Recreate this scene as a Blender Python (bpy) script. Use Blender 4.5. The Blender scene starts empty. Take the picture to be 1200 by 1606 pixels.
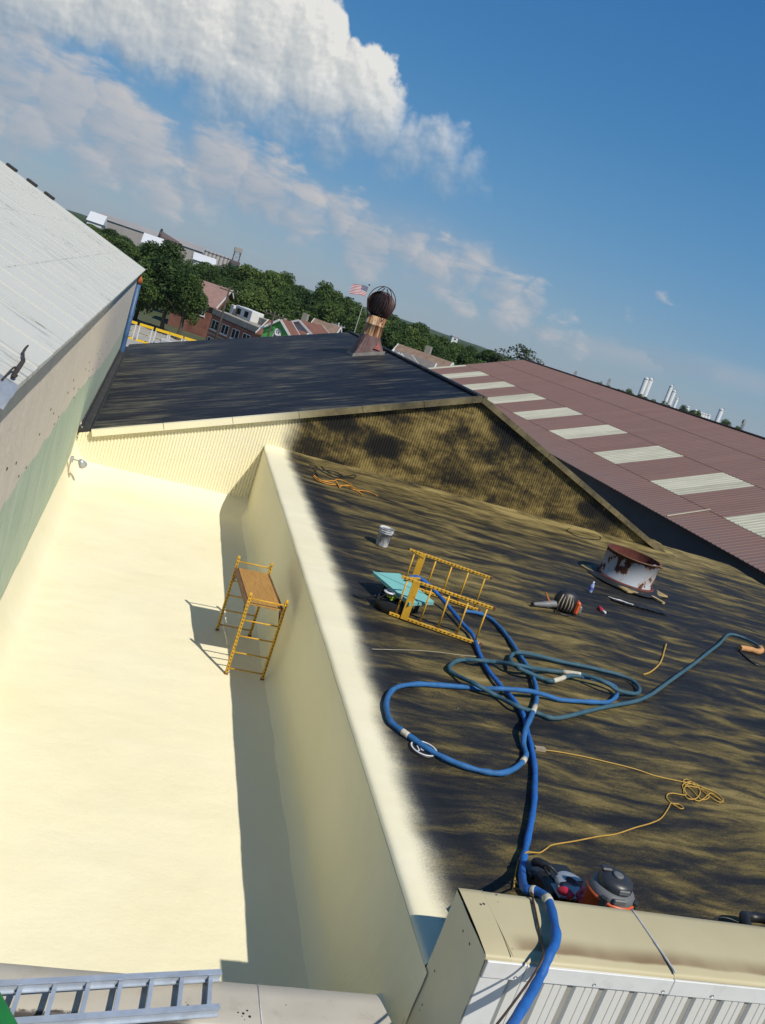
import bpy, bmesh, math, random
from mathutils import Vector, Matrix, Euler, noise
R = math.radians
sc = bpy.context.scene
col = sc.collection

# ------------------------------------------------------------------ camera
cam_d = bpy.data.cameras.new('camera')
cam = bpy.data.objects.new('camera', cam_d); col.objects.link(cam)
cam.matrix_world = Matrix(((0.922630, -0.244173, -0.298551, 0.0), (-0.224740, 0.288721, -0.930662, 0.0), (0.313441, 0.925754, 0.211507, 4.0), (0, 0, 0, 1)))
cam_d.sensor_fit = 'AUTO'; cam_d.sensor_width = 36.0; cam_d.lens = 30.390
cam_d.clip_start = 0.05; cam_d.clip_end = 12000
sc.camera = cam

# ------------------------------------------------------------------ exposure
sc.view_settings.view_transform = 'Standard'
sc.view_settings.look = 'None'
sc.view_settings.exposure = 0.0
sc.view_settings.gamma = 1.0
sc.view_settings.use_curve_mapping = False
sc.cycles.use_denoising = True
sc.cycles.max_bounces = 8
sc.cycles.volume_bounces = 1

# ------------------------------------------------------------------ sun and sky
SUN_EL = R(50.0)
TO_SUN = Vector((0.45 * math.cos(SUN_EL) / math.hypot(.45, .89), -0.89 * math.cos(SUN_EL) / math.hypot(.45, .89), math.sin(SUN_EL)))
sun_d = bpy.data.lights.new('sun', 'SUN'); sun_d.energy = 4.5; sun_d.angle = R(0.53); sun_d.color = (1.0, .945, .84)
sun = bpy.data.objects.new('sun', sun_d); col.objects.link(sun)
sun.rotation_euler = TO_SUN.to_track_quat('Z', 'Y').to_euler(); sun.location = (10, -20, 40)

world = bpy.data.worlds.new('World'); sc.world = world; world.use_nodes = True
def build_world():
    nt = world.node_tree; N = nt.nodes; L = nt.links
    N.clear()
    out = N.new('ShaderNodeOutputWorld'); bg = N.new('ShaderNodeBackground'); L.new(bg.outputs[0], out.inputs[0])
    sky = N.new('ShaderNodeTexSky'); sky.sky_type = 'NISHITA'; sky.sun_disc = False
    sky.sun_elevation = SUN_EL; sky.sun_rotation = math.atan2(TO_SUN.x, TO_SUN.y)
    sky.altitude = 150; sky.air_density = 1.0; sky.dust_density = .15; sky.ozone_density = 4.0
    bg.inputs[1].default_value = 0.10
    def M(op, a, b=None, c=None, clamp=False):
        n = N.new('ShaderNodeMath'); n.operation = op; n.use_clamp = clamp
        for i, v in enumerate((a, b, c)):
            if v is None: continue
            if isinstance(v, (int, float)): n.inputs[i].default_value = v
            else: L.new(v, n.inputs[i])
        return n.outputs[0]
    def MR(v, a, b, lo=0., hi=1.):
        n = N.new('ShaderNodeMapRange'); n.interpolation_type = 'SMOOTHSTEP'
        L.new(v, n.inputs[0])
        for i, q in enumerate((a, b, lo, hi)): n.inputs[i + 1].default_value = q
        return n.outputs[0]
    tc = N.new('ShaderNodeTexCoord'); sep = N.new('ShaderNodeSeparateXYZ'); L.new(tc.outputs['Generated'], sep.inputs[0])
    az = M('MULTIPLY', M('ARCTAN2', sep.outputs[0], sep.outputs[1]), 57.2958)
    el = M('MULTIPLY', M('ARCSINE', sep.outputs[2]), 57.2958)
    comb = N.new('ShaderNodeCombineXYZ'); L.new(az, comb.inputs[0]); L.new(el, comb.inputs[1])
    P = comb.outputs[0]
    def fbm(vec, scale, detail, rough=.55, off=(0, 0, 0), sx=1., sy=1., dist=0.):
        mp = N.new('ShaderNodeMapping'); L.new(vec, mp.inputs[0])
        mp.inputs['Location'].default_value = off; mp.inputs['Scale'].default_value = (sx, sy, 1)
        t = N.new('ShaderNodeTexNoise'); t.inputs['Scale'].default_value = scale; t.inputs['Detail'].default_value = detail
        t.inputs['Roughness'].default_value = rough; t.inputs['Distortion'].default_value = dist
        L.new(mp.outputs[0], t.inputs['Vector']); return t.outputs['Fac']
    def blobs(lst):
        acc = None
        for (a, e, ra, re, rot, amp) in lst:
            da = M('SUBTRACT', az, a); de = M('SUBTRACT', el, e)
            c, s = math.cos(R(rot)), math.sin(R(rot))
            u = M('MULTIPLY', M('ADD', M('MULTIPLY', da, c), M('MULTIPLY', de, s)), 1. / ra)
            v = M('MULTIPLY', M('SUBTRACT', M('MULTIPLY', de, c), M('MULTIPLY', da, s)), 1. / re)
            d = M('SQRT', M('ADD', M('MULTIPLY', u, u), M('MULTIPLY', v, v)))
            b = M('MULTIPLY', M('SUBTRACT', 1.3, d), amp)
            acc = b if acc is None else M('MAXIMUM', acc, b)
        return acc
    # cloud lumps given by direction (azimuth, elevation, radius in degrees)
    def lumps(vec, lst):
        acc = None
        for (a, e, r) in lst:
            d = N.new('ShaderNodeVectorMath'); d.operation = 'DISTANCE'; L.new(vec, d.inputs[0]); d.inputs[1].default_value = (a, e, 0)
            v = d.outputs['Value']; h = M('MULTIPLY_ADD', M('MULTIPLY', v, v), -1. / r, r)
            acc = h if acc is None else M('MAXIMUM', acc, h)
        return acc
    def shift(vec, o):
        n = N.new('ShaderNodeVectorMath'); n.operation = 'ADD'; L.new(vec, n.inputs[0]); n.inputs[1].default_value = o; return n.outputs[0]
    wc = N.new('ShaderNodeCombineXYZ'); L.new(M('MULTIPLY', M('SUBTRACT', fbm(P, .55, 4, .55, (5., 2., 0)), .5), 2.6), wc.inputs[0]); L.new(M('MULTIPLY', M('SUBTRACT', fbm(P, .55, 4, .55, (9., 6., 0)), .5), 2.6), wc.inputs[1])
    wa = N.new('ShaderNodeVectorMath'); wa.operation = 'ADD'; L.new(P, wa.inputs[0]); L.new(wc.outputs[0], wa.inputs[1]); PW = wa.outputs[0]
    h1 = lumps(PW, BIG_CLOUD); h1b = lumps(shift(PW, (.55, .75, 0)), BIG_CLOUD)
    n1 = fbm(P, .75, 8, .58, (3.1, 1.7, 0)); n1b = fbm(P, .75, 5, .55, (3.1 + .75 * .22, 1.7 + .75 * .30, 0))
    den1 = M('ADD', h1, M('MULTIPLY', M('SUBTRACT', n1, .5), 2.2))
    soft = MR(M('SUBTRACT', el, M('MULTIPLY', az, .14)), 8.0, 12.4, 1., 0.)
    a1 = MR(M('SUBTRACT', den1, M('MULTIPLY', soft, .35)), -.20, .75)
    a1 = M('MULTIPLY', MR(M('DIVIDE', M('ADD', den1, .2), M('ADD', .95, M('MULTIPLY', soft, 3.2))), 0., 1.), M('SUBTRACT', 1., M('MULTIPLY', soft, .25)))
    up = MR(M('SUBTRACT', el, M('MULTIPLY', az, .04)), 7.0, 11.5, -.24, .16)
    s1 = M('ADD', M('ADD', M('ADD', .55, M('MULTIPLY', M('SUBTRACT', h1, h1b), .26)), M('MULTIPLY', M('SUBTRACT', n1, n1b), 1.1)), up, None, True)
    h2 = lumps(PW, BANK); h2b = lumps(shift(PW, (.35, .55, 0)), BANK)
    n2 = fbm(P, .62, 7, .6, (7.7, 2.3, 0), .5, 1.5, .5)
    den2 = M('ADD', M('MULTIPLY', h2, .7), M('MULTIPLY', M('SUBTRACT', n2, .5), 4.6))
    a2 = M('MULTIPLY', MR(den2, -.30, 1.7), .86)
    s2 = M('ADD', M('ADD', .48, M('MULTIPLY', M('SUBTRACT', h2, h2b), .30)), M('MULTIPLY', M('SUBTRACT', n2, .5), .7), None, True)
    veil = blobs(VEIL)
    n3 = fbm(P, .2, 5, .5, (1., 9., 0), .4, 1.2)
    a3 = M('MULTIPLY', MR(M('ADD', veil, M('MULTIPLY', M('SUBTRACT', n3, .5), 1.2)), .0, 1.1), .42)
    hs = N.new('ShaderNodeHueSaturation'); hs.inputs['Hue'].default_value = SKY_HSV[0]; hs.inputs['Saturation'].default_value = SKY_HSV[1]; hs.inputs['Value'].default_value = SKY_HSV[2]
    L.new(sky.outputs[0], hs.inputs['Color'])
    def ramp(v, stops):
        r = N.new('ShaderNodeValToRGB'); L.new(v, r.inputs[0]); e = r.color_ramp.elements
        e[0].position, e[0].color = stops[0][0], (*stops[0][1], 1); e[1].position, e[1].color = stops[-1][0], (*stops[-1][1], 1)
        for p, c in stops[1:-1]:
            q = e.new(p); q.color = (*c, 1)
        mul = N.new('ShaderNodeVectorMath'); mul.operation = 'SCALE'; L.new(r.outputs[0], mul.inputs[0]); mul.inputs[3].default_value = 10.0
        return mul.outputs[0]
    def mix(f, a, b):
        m = N.new('ShaderNodeMix'); m.data_type = 'RGBA'; L.new(f, m.inputs[0]); L.new(a, m.inputs[6]); L.new(b, m.inputs[7]); return m.outputs[2]
    # measured colour of this clear sky by elevation, mixed into the sky model
    elr = N.new('ShaderNodeMapRange'); L.new(el, elr.inputs[0]); elr.inputs[1].default_value = 0.; elr.inputs[2].default_value = 90.
    body = ramp(elr.outputs[0], [(0, (.20, .30, .42)), (.04, (.165, .30, .46)), (.10, (.10, .27, .49)), (.17, (.052, .215, .46)), (.25, (.034, .165, .42)), (.45, (.036, .15, .38)), (1, (.03, .12, .33))])
    f_ = N.new('ShaderNodeValue'); f_.outputs[0].default_value = .78
    c = mix(f_.outputs[0], hs.outputs[0], body)
    c = mix(a3, c, ramp(s2, [(0, (.30, .36, .45)), (1, (.46, .45, .48))]))
    c = mix(a2, c, ramp(s2, [(0, (.27, .34, .43)), (.5, (.42, .45, .50)), (1, (.62, .58, .56))]))
    c = mix(a1, c, ramp(s1, [(0, (.24, .32, .41)), (.4, (.42, .47, .52)), (.75, (.60, .62, .62)), (1, (.78, .775, .75))]))
    L.new(c, bg.inputs[0])
SKY_HSV = (.5, 1.15, .95)
BIG_CLOUD = [(-10.16, 9.94, 2.79), (-7.23, 10.51, 2.62), (-4.08, 10.77, 3.17), (-0.87, 11.32, 3.30), (-2.41, 12.77, 3.81), (-6.72, 12.67, 3.81), (2.02, 13.26, 3.38), (2.13, 10.32, 3.17), (4.33, 13.40, 2.96), (5.83, 11.27, 3.17), (7.96, 12.19, 2.62), (9.68, 10.75, 2.54), (7.26, 9.38, 2.33), (12.04, 9.95, 2.11), (13.95, 10.46, 2.03), (14.73, 9.45, 1.78), (16.10, 9.73, 1.44), (11.64, 8.68, 1.52), (4.53, 8.99, 2.11), (0.21, 8.90, 2.33), (17.26, 9.09, 0.68), (-13.24, 9.24, 3.38), (-11.28, 11.97, 5.08), (-2.66, 9.60, 1.69)]
BANK = [(-10.28, 5.91, 2.75), (-7.87, 5.83, 2.75), (-9.14, 3.75, 2.33), (-4.94, 5.53, 2.54), (-3.07, 4.77, 2.33), (1.51, 5.67, 2.33), (0.06, 3.82, 1.69), (4.47, 5.18, 2.33), (7.14, 4.52, 1.95), (9.52, 4.92, 1.69), (11.79, 4.47, 1.95), (13.89, 4.56, 1.61), (16.26, 3.90, 1.78), (18.18, 4.53, 1.61), (20.50, 4.04, 1.61), (22.61, 4.10, 1.02), (18.00, 2.61, 1.35), (21.42, 2.68, 1.44), (24.51, 2.43, 1.35), (26.11, 2.12, 0.93), (11.38, 3.12, 1.44), (7.32, 2.58, 1.02), (-5.42, 2.98, 1.90), (-1.53, 2.49, 1.90), (1.21, 2.48, 1.18), (30.36, 6.06, 0.47), (28.65, 5.04, 0.34), (-12.22, 4.11, 2.96), (-12.86, 0.75, 2.54), (-15.48, 3.13, 3.81)]
VEIL = [(30, 2.6, 14, 1.0, 6, .8), (0, 4, 14, 3.0, 0, .8), (14, 4, 9, 2.5, 0, .6)]
build_world()

# ------------------------------------------------------------------ helpers
def tag(o, label=None, cat=None, group=None, kind=None):
    if label: o['label'] = label
    if cat: o['category'] = cat
    if group: o['group'] = group
    if kind: o['kind'] = kind
    return o
def thing(name, label, cat, loc=(0, 0, 0), rz=0., group=None):
    o = bpy.data.objects.new(name, None); col.objects.link(o)
    o.location = loc; o.rotation_euler = (0, 0, rz); o.empty_display_size = .2
    return tag(o, label, cat, group)
class MB:
    """Collects faces for one mesh."""
    def __init__(s): s.v = []; s.f = []; s.m = []; s.sm = []
    def add(s, verts, faces, mi=0, smooth=False):
        b = len(s.v); s.v += [tuple(p) for p in verts]
        for f in faces: s.f.append(tuple(i + b for i in f)); s.m.append(mi); s.sm.append(smooth)
        return s
    def box(s, lo, hi, mi=0, mat=None):
        (x0, y0, z0), (x1, y1, z1) = lo, hi
        v = [(x0, y0, z0), (x1, y0, z0), (x1, y1, z0), (x0, y1, z0), (x0, y0, z1), (x1, y0, z1), (x1, y1, z1), (x0, y1, z1)]
        if mat is not None: v = [mat @ Vector(p) for p in v]
        return s.add(v, [(0, 3, 2, 1), (4, 5, 6, 7), (0, 1, 5, 4), (1, 2, 6, 5), (2, 3, 7, 6), (3, 0, 4, 7)], mi)
    def bbox(s, lo, hi, b=.01, mi=0, mat=None):
        """box with chamfered edges"""
        (x0, y0, z0), (x1, y1, z1) = lo, hi; v = []; idx = {}
        for iz, (z, zs) in enumerate(((z0, 1), (z1, -1))):
            for iy, (y, ys) in enumerate(((y0, 1), (y1, -1))):
                for ix, (x, xs) in enumerate(((x0, 1), (x1, -1))):
                    for ax in range(3):
                        p = [x + xs * b, y + ys * b, z + zs * b]; p[ax] = (x, y, z)[ax]
                        idx[(ix, iy, iz, ax)] = len(v); v.append(Vector(p))
        f = []
        for ax in range(3):
            o1, o2 = [a for a in range(3) if a != ax]
            for sd in (0, 1):
                c = []
                for (a, bb) in ((0, 0), (1, 0), (1, 1), (0, 1)):
                    k = [0, 0, 0]; k[ax] = sd; k[o1] = a; k[o2] = bb; c.append(idx[(*k, ax)])
                f.append(tuple(c))
        for ax in range(3):
            o1, o2 = [a for a in range(3) if a != ax]
            for (a, bb) in ((0, 0), (1, 0), (1, 1), (0, 1)):
                k0 = [0, 0, 0]; k1 = [0, 0, 0]; k0[o1] = k1[o1] = a; k0[o2] = k1[o2] = bb; k1[ax] = 1
                f.append((idx[(*k0, o1)], idx[(*k1, o1)], idx[(*k1, o2)], idx[(*k0, o2)]))
        for ix in (0, 1):
            for iy in (0, 1):
                for iz in (0, 1): f.append(tuple(idx[(ix, iy, iz, a)] for a in range(3)))
        if mat is not None: v = [mat @ p for p in v]
        return s.add(v, f, mi)
    def tube(s, path, r, seg=8, mi=0, closed=False, caps=True, smooth=True):
        P = [Vector(p) for p in path]; n = len(P)
        rr = r if isinstance(r, (list, tuple)) else [r] * n
        up = Vector((0, 0, 1)); verts = []; fr = None
        for i, p in enumerate(P):
            a = P[i - 1] if (i > 0 or closed) else p; b = P[(i + 1) % n] if (i < n - 1 or closed) else p
            t = (b - a); t = t.normalized() if t.length > 1e-9 else Vector((0, 0, 1))
            if fr is None:
                fr = t.orthogonal().normalized() if abs(t.z) > .99 else t.cross(up).normalized()
            fr = (fr - t * fr.dot(t)); fr = fr.normalized() if fr.length > 1e-6 else t.orthogonal().normalized()
            bn = t.cross(fr)
            for k in range(seg):
                a_ = 2 * math.pi * k / seg
                verts.append(p + (fr * math.cos(a_) + bn * math.sin(a_)) * rr[i])
        faces = []
        for i in range(n if closed else n - 1):
            j = (i + 1) % n
            for k in range(seg):
                k2 = (k + 1) % seg
                faces.append((i * seg + k, i * seg + k2, j * seg + k2, j * seg + k))
        s.add(verts, faces, mi, smooth)
        if caps and not closed:
            b = len(s.v) - len(verts)
            s.f.append(tuple(b + k for k in reversed(range(seg)))); s.m.append(mi); s.sm.append(False)
            s.f.append(tuple(b + (n - 1) * seg + k for k in range(seg))); s.m.append(mi); s.sm.append(False)
        return s
    def bar(s, a, b, w, h, mi=0, up=(0, 0, 1)):
        a, b = Vector(a), Vector(b); t = (b - a).normalized(); u = Vector(up)
        sd = t.cross(u); sd = sd.normalized() if sd.length > 1e-4 else t.orthogonal().normalized(); uu = sd.cross(t)
        v = []
        for p in (a, b):
            for (i, j) in ((-1, -1), (1, -1), (1, 1), (-1, 1)): v.append(p + sd * (i * w / 2) + uu * (j * h / 2))
        return s.add(v, [(3, 2, 1, 0), (4, 5, 6, 7), (0, 1, 5, 4), (1, 2, 6, 5), (2, 3, 7, 6), (3, 0, 4, 7)], mi)
    def lathe(s, prof, seg=32, c=(0, 0, 0), mi=0, smooth=True, a0=0., a1=2 * math.pi):
        full = abs(a1 - a0 - 2 * math.pi) < 1e-6; n = seg if full else seg + 1
        v = []
        for (r, z) in prof:
            for k in range(n):
                a = a0 + (a1 - a0) * k / seg; v.append((c[0] + r * math.cos(a), c[1] + r * math.sin(a), c[2] + z))
        f = []
        for i in range(len(prof) - 1):
            for k in range(seg):
                k2 = (k + 1) % n
                f.append((i * n + k, i * n + k2, (i + 1) * n + k2, (i + 1) * n + k))
        return s.add(v, f, mi, smooth)
    def grid(s, fn, nu, nv, mi=0, smooth=True):
        v = [fn(i / nu, j / nv) for j in range(nv + 1) for i in range(nu + 1)]
        f = [(j * (nu + 1) + i, j * (nu + 1) + i + 1, (j + 1) * (nu + 1) + i + 1, (j + 1) * (nu + 1) + i) for j in range(nv) for i in range(nu)]
        return s.add(v, f, mi, smooth)
    def build(s, name, mats, parent=None, world=False, label=None):
        me = bpy.data.meshes.new(name)
        off = Vector((0, 0, 0))
        q = parent
        while world and q is not None: off = off + Vector(q.location); q = q.parent
        me.from_pydata([(p[0] - off.x, p[1] - off.y, p[2] - off.z) for p in s.v], [], s.f)
        if not isinstance(mats, (list, tuple)): mats = [mats]
        for m in mats: me.materials.append(m)
        me.polygons.foreach_set('material_index', s.m); me.polygons.foreach_set('use_smooth', s.sm)
        me.update()
        o = bpy.data.objects.new(name, me); col.objects.link(o)
        if parent is not None: o.parent = parent
        if label: o['label'] = label
        return o
def copy_tree(o, parent=None):
    c = o.copy(); col.objects.link(c)
    if parent is not None: c.parent = parent
    for ch in [q for q in list(col.objects) if q.parent == o]: copy_tree(ch, c)
    return c
def spline(pts, n=8, closed=False):
    """Catmull-Rom through points"""
    P = [Vector(p) for p in pts]; out = []
    m = len(P)
    for i in range(m if closed else m - 1):
        if closed: p0, p1, p2, p3 = P[i - 1], P[i], P[(i + 1) % m], P[(i + 2) % m]
        else: p0, p1, p2, p3 = P[max(i - 1, 0)], P[i], P[i + 1], P[min(i + 2, m - 1)]
        for k in range(n):
            t = k / n
            out.append(.5 * ((2 * p1) + (p2 - p0) * t + (2 * p0 - 5 * p1 + 4 * p2 - p3) * t * t + (3 * p1 - p0 - 3 * p2 + p3) * t ** 3))
    if not closed: out.append(P[-1])
    return out
def nz(x, y, z=0.): return noise.noise(Vector((x, y, z)))
def fb(x, y, z=0., o=4): return noise.fractal(Vector((x, y, z)), 1.0, 2.0, o)

# ------------------------------------------------------------------ materials
class NB:
    def __init__(s, name, rough=.7, metal=0., spec=.5):
        s.mat = bpy.data.materials.new(name); s.mat.use_nodes = True
        s.nt = s.mat.node_tree; s.N = s.nt.nodes; s.L = s.nt.links
        s.b = s.N['Principled BSDF']; s.b.inputs['Roughness'].default_value = rough; s.b.inputs['Metallic'].default_value = metal
        s.b.inputs['Specular IOR Level'].default_value = spec
        s.tc = s.N.new('ShaderNodeTexCoord'); s.obj = s.tc.outputs['Object']
        s.geo = s.N.new('ShaderNodeNewGeometry'); s.pos = s.geo.outputs['Position']
        sp = s.N.new('ShaderNodeSeparateXYZ'); s.L.new(s.pos, sp.inputs[0]); s.x, s.y, s.z = sp.outputs
    def set(s, sock, v):
        if isinstance(v, (int, float)): sock.default_value = v
        elif isinstance(v, (tuple, list)): sock.default_value = (*v, 1) if len(v) == 3 and sock.type == 'RGBA' else v
        else: s.L.new(v, sock)
    def math(s, op, a, b=None, c=None, clamp=False):
        n = s.N.new('ShaderNodeMath'); n.operation = op; n.use_clamp = clamp
        for i, v in enumerate((a, b, c)):
            if v is not None: s.set(n.inputs[i], v)
        return n.outputs[0]
    def mapv(s, vec, scale=(1, 1, 1), rot=(0, 0, 0), loc=(0, 0, 0)):
        m = s.N.new('ShaderNodeMapping'); s.L.new(vec, m.inputs[0]); m.inputs['Scale'].default_value = scale; m.inputs['Rotation'].default_value = rot; m.inputs['Location'].default_value = loc
        return m.outputs[0]
    def noise(s, vec, scale, detail=4, rough=.55, dist=0.):
        t = s.N.new('ShaderNodeTexNoise'); s.L.new(vec, t.inputs['Vector']); t.inputs['Scale'].default_value = scale
        t.inputs['Detail'].default_value = detail; t.inputs['Roughness'].default_value = rough; t.inputs['Distortion'].default_value = dist
        return t.outputs['Fac']
    def voro(s, vec, scale, feat='F1', rnd=1.):
        t = s.N.new('ShaderNodeTexVoronoi'); t.feature = feat; s.L.new(vec, t.inputs['Vector']); t.inputs['Scale'].default_value = scale; t.inputs['Randomness'].default_value = rnd
        return t.outputs['Distance']
    def step(s, v, a, b, lo=0., hi=1.):
        n = s.N.new('ShaderNodeMapRange'); n.interpolation_type = 'SMOOTHSTEP'; s.set(n.inputs[0], v)
        for i, q in enumerate((a, b, lo, hi)): s.set(n.inputs[i + 1], q)
        return n.outputs[0]
    def mix(s, f, a, b, mode='MIX'):
        n = s.N.new('ShaderNodeMix'); n.data_type = 'RGBA'; n.blend_type = mode
        s.set(n.inputs[0], f); s.set(n.inputs[6], a); s.set(n.inputs[7], b); return n.outputs[2]
    def ramp(s, v, stops):
        r = s.N.new('ShaderNodeValToRGB'); s.L.new(v, r.inputs[0]); e = r.color_ramp.elements
        e[0].position, e[0].color = stops[0][0], (*stops[0][1], 1); e[1].position, e[1].color = stops[-1][0], (*stops[-1][1], 1)
        for p, c in stops[1:-1]:
            q = e.new(p); q.color = (*c, 1)
        return r.outputs[0]
    def bump(s, h, strength=.3, dist=.02, prev=None):
        n = s.N.new('ShaderNodeBump'); s.set(n.inputs['Height'], h); n.inputs['Strength'].default_value = strength; n.inputs['Distance'].default_value = dist
        if prev is not None: s.L.new(prev, n.inputs['Normal'])
        return n.outputs[0]
    def done(s, color, rough=None, normal=None):
        s.set(s.b.inputs['Base Color'], color)
        if rough is not None: s.set(s.b.inputs['Roughness'], rough)
        if normal is not None: s.L.new(normal, s.b.inputs['Normal'])
        return s.mat
def plain(name, c, rough=.6, metal=0., var=.18, scale=6., bump=.0, spec=.5, dirt=None, dirt_amt=.5):
    n = NB(name, rough, metal, spec)
    f = n.noise(n.obj, scale, 5, .6)
    lo = tuple(q * (1 - var) for q in c); hi = tuple(min(q * (1 + var), .95) for q in c)
    cc = n.ramp(f, [(.3, lo), (.7, hi)])
    if dirt:
        g = n.step(n.noise(n.obj, scale * 1.7, 6, .65), .52, .68); cc = n.mix(n.math('MULTIPLY', g, dirt_amt), cc, dirt)
    nrm = n.bump(n.noise(n.obj, scale * 8, 3), bump, .01) if bump else None
    return n.done(cc, None, nrm)

# ---- the sprayed coatings
def cream_col(n):
    a = n.noise(n.pos, .55, 4, .5); b = n.noise(n.pos, 3.2, 5, .6)
    c = n.ramp(a, [(.3, (.765, .70, .475)), (.7, (.80, .74, .535))])
    c = n.mix(n.math('MULTIPLY', n.step(n.noise(n.mapv(n.pos, (.7, 3.2, 2)), 1.1, 4, .6), .55, .75), .5), c, (.79, .715, .545))
    return n.mix(n.math('MULTIPLY', n.step(b, .55, .8), .35), c, (.75, .67, .45))
def foam_bump(n, amt=.35):
    h = n.math('ADD', n.math('ADD', n.noise(n.pos, 5.5, 5, .55), n.math('MULTIPLY', n.noise(n.pos, 42, 3, .5), .25)), n.math('MULTIPLY', n.noise(n.mapv(n.pos, (.8, 2.6, 1.5), (0, 0, .1)), 1.3, 5, .6, .8), .7))
    return n.bump(h, amt, .03)
def mk_cream():
    n = NB('cream_foam', .62, 0, .35)
    c = cream_col(n)
    sp = n.math('MULTIPLY', n.step(n.voro(n.pos, 2.3), .012, .03, 1., 0.), n.step(n.noise(n.pos, .8, 2), .5, .6))
    c = n.mix(n.math('MULTIPLY', sp, .6), c, (.40, .33, .20))
    return n.done(c, None, foam_bump(n, .26))
def dark_streaks(n, rot=-.10):
    """black coat over gold foam: streaks swept across the roof"""
    p = n.mapv(n.pos, (.46, 1.95, 1), (0, 0, rot))
    w = n.noise(n.pos, .55, 3, .5)
    q = n.N.new('ShaderNodeVectorMath'); q.operation = 'ADD'; n.L.new(p, q.inputs[0])
    cb = n.N.new('ShaderNodeCombineXYZ'); n.L.new(n.math('MULTIPLY', w, 1.1), cb.inputs[1]); n.L.new(n.math('MULTIPLY', w, .5), cb.inputs[0]); n.L.new(cb.outputs[0], q.inputs[1])
    big = n.noise(q.outputs[0], 1.45, 4, .56, .6)
    mid = n.noise(q.outputs[0], 4.6, 4, .6, .6)
    fine = n.noise(n.mapv(n.pos, (.75, 2.0, 1), (0, 0, rot)), 6.5, 7, .70, .8)
    grain = n.noise(n.pos, 55, 2, .6)
    patch = n.noise(n.pos, .23, 3, .5)
    v = n.math('ADD', n.math('ADD', n.math('ADD', n.math('MULTIPLY', n.math('SUBTRACT', big, .5), 1.22), .500), n.math('ADD', n.math('MULTIPLY', n.math('SUBTRACT', mid, .5), .40), n.math('MULTIPLY', n.math('SUBTRACT', fine, .5), .22))), n.math('ADD', n.math('MULTIPLY', n.math('SUBTRACT', grain, .5), .30), n.math('MULTIPLY', n.math('SUBTRACT', patch, .5), .50)))
    return v
def black_ramp(n, v):
    return n.ramp(v, [(.26, (.0140, .0140, .0155)), (.40, (.027, .0245, .0205)), (.50, (.062, .050, .025)), (.66, (.160, .122, .046)), (.84, (.275, .214, .088))])
def mk_deck():
    n = NB('black_coat_over_gold_foam', .65, 0, .14)
    v = dark_streaks(n)
    # fresh cream overspray along the inner edge, soft speckled border
    wall_x = n.math('ADD', 2.80 - .0312 * 4.53, n.math('MULTIPLY', n.y, .0312))
    wid = n.step(n.y, 5.5, 13.5, .33, .60)
    d = n.math('SUBTRACT', n.math('SUBTRACT', n.x, wall_x), wid)
    d = n.math('ADD', d, n.math('MULTIPLY', n.math('SUBTRACT', n.noise(n.pos, 1.6, 4, .55), .5), .20))
    d = n.math('ADD', d, n.math('MULTIPLY', n.math('SUBTRACT', n.noise(n.pos, 60, 3, .7), .5), .16))
    f = n.step(d, -.17, .15, 1., 0.)
    # a darker margin where the black was laid first
    m = n.step(n.math('ABSOLUTE', n.math('SUBTRACT', d, .35)), .10, .40, .10, 0.)
    # golden feathering at the foot of the gable
    g = n.step(n.math('SUBTRACT', n.math('ADD', 21.0, n.math('MULTIPLY', n.x, .07)), n.y), .2, 2.4, .17, 0.)
    far = n.math('MULTIPLY', n.step(n.x, 7.5, 14., 0., .11), n.step(n.y, 16.5, 20.5, 1., 0.)); nearg = n.step(n.y, 6., 10., .035, 0.)
    v = n.math('ADD', n.math('SUBTRACT', n.math('SUBTRACT', v, m), far), n.math('ADD', g, nearg))
    c = n.mix(f, black_ramp(n, v), cream_col(n))
    c = n.mix(n.math('MULTIPLY', n.step(d, -.02, .34, 1., 0.), n.math('SUBTRACT', 1., f)), c, n.mix(.45, c, (.07, .075, .08)))
    # scattered crumbs of foam
    cr = n.step(n.voro(n.pos, 4.2), .022, .034, 1., 0.)
    c = n.mix(n.math('MULTIPLY', cr, n.step(n.noise(n.pos, .9, 2), .5, .6)), c, (.42, .38, .28))
    h = n.math('ADD', n.math('MULTIPLY', n.noise(n.mapv(n.pos, (.7, 1.7, 1), (0, 0, -.1)), 3.2, 8, .66, .6), 1.2), n.math('MULTIPLY', n.noise(n.pos, 60, 3, .6), .22))
    rg = n.step(v, .4, .65, .50, .72)
    bp = n.N.new('ShaderNodeBump'); n.L.new(h, bp.inputs['Height']); bp.inputs['Distance'].default_value = .045; n.L.new(n.math('SUBTRACT', .6, n.math('MULTIPLY', f, .5)), bp.inputs['Strength'])
    return n.done(c, rg, bp.outputs[0])
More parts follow.
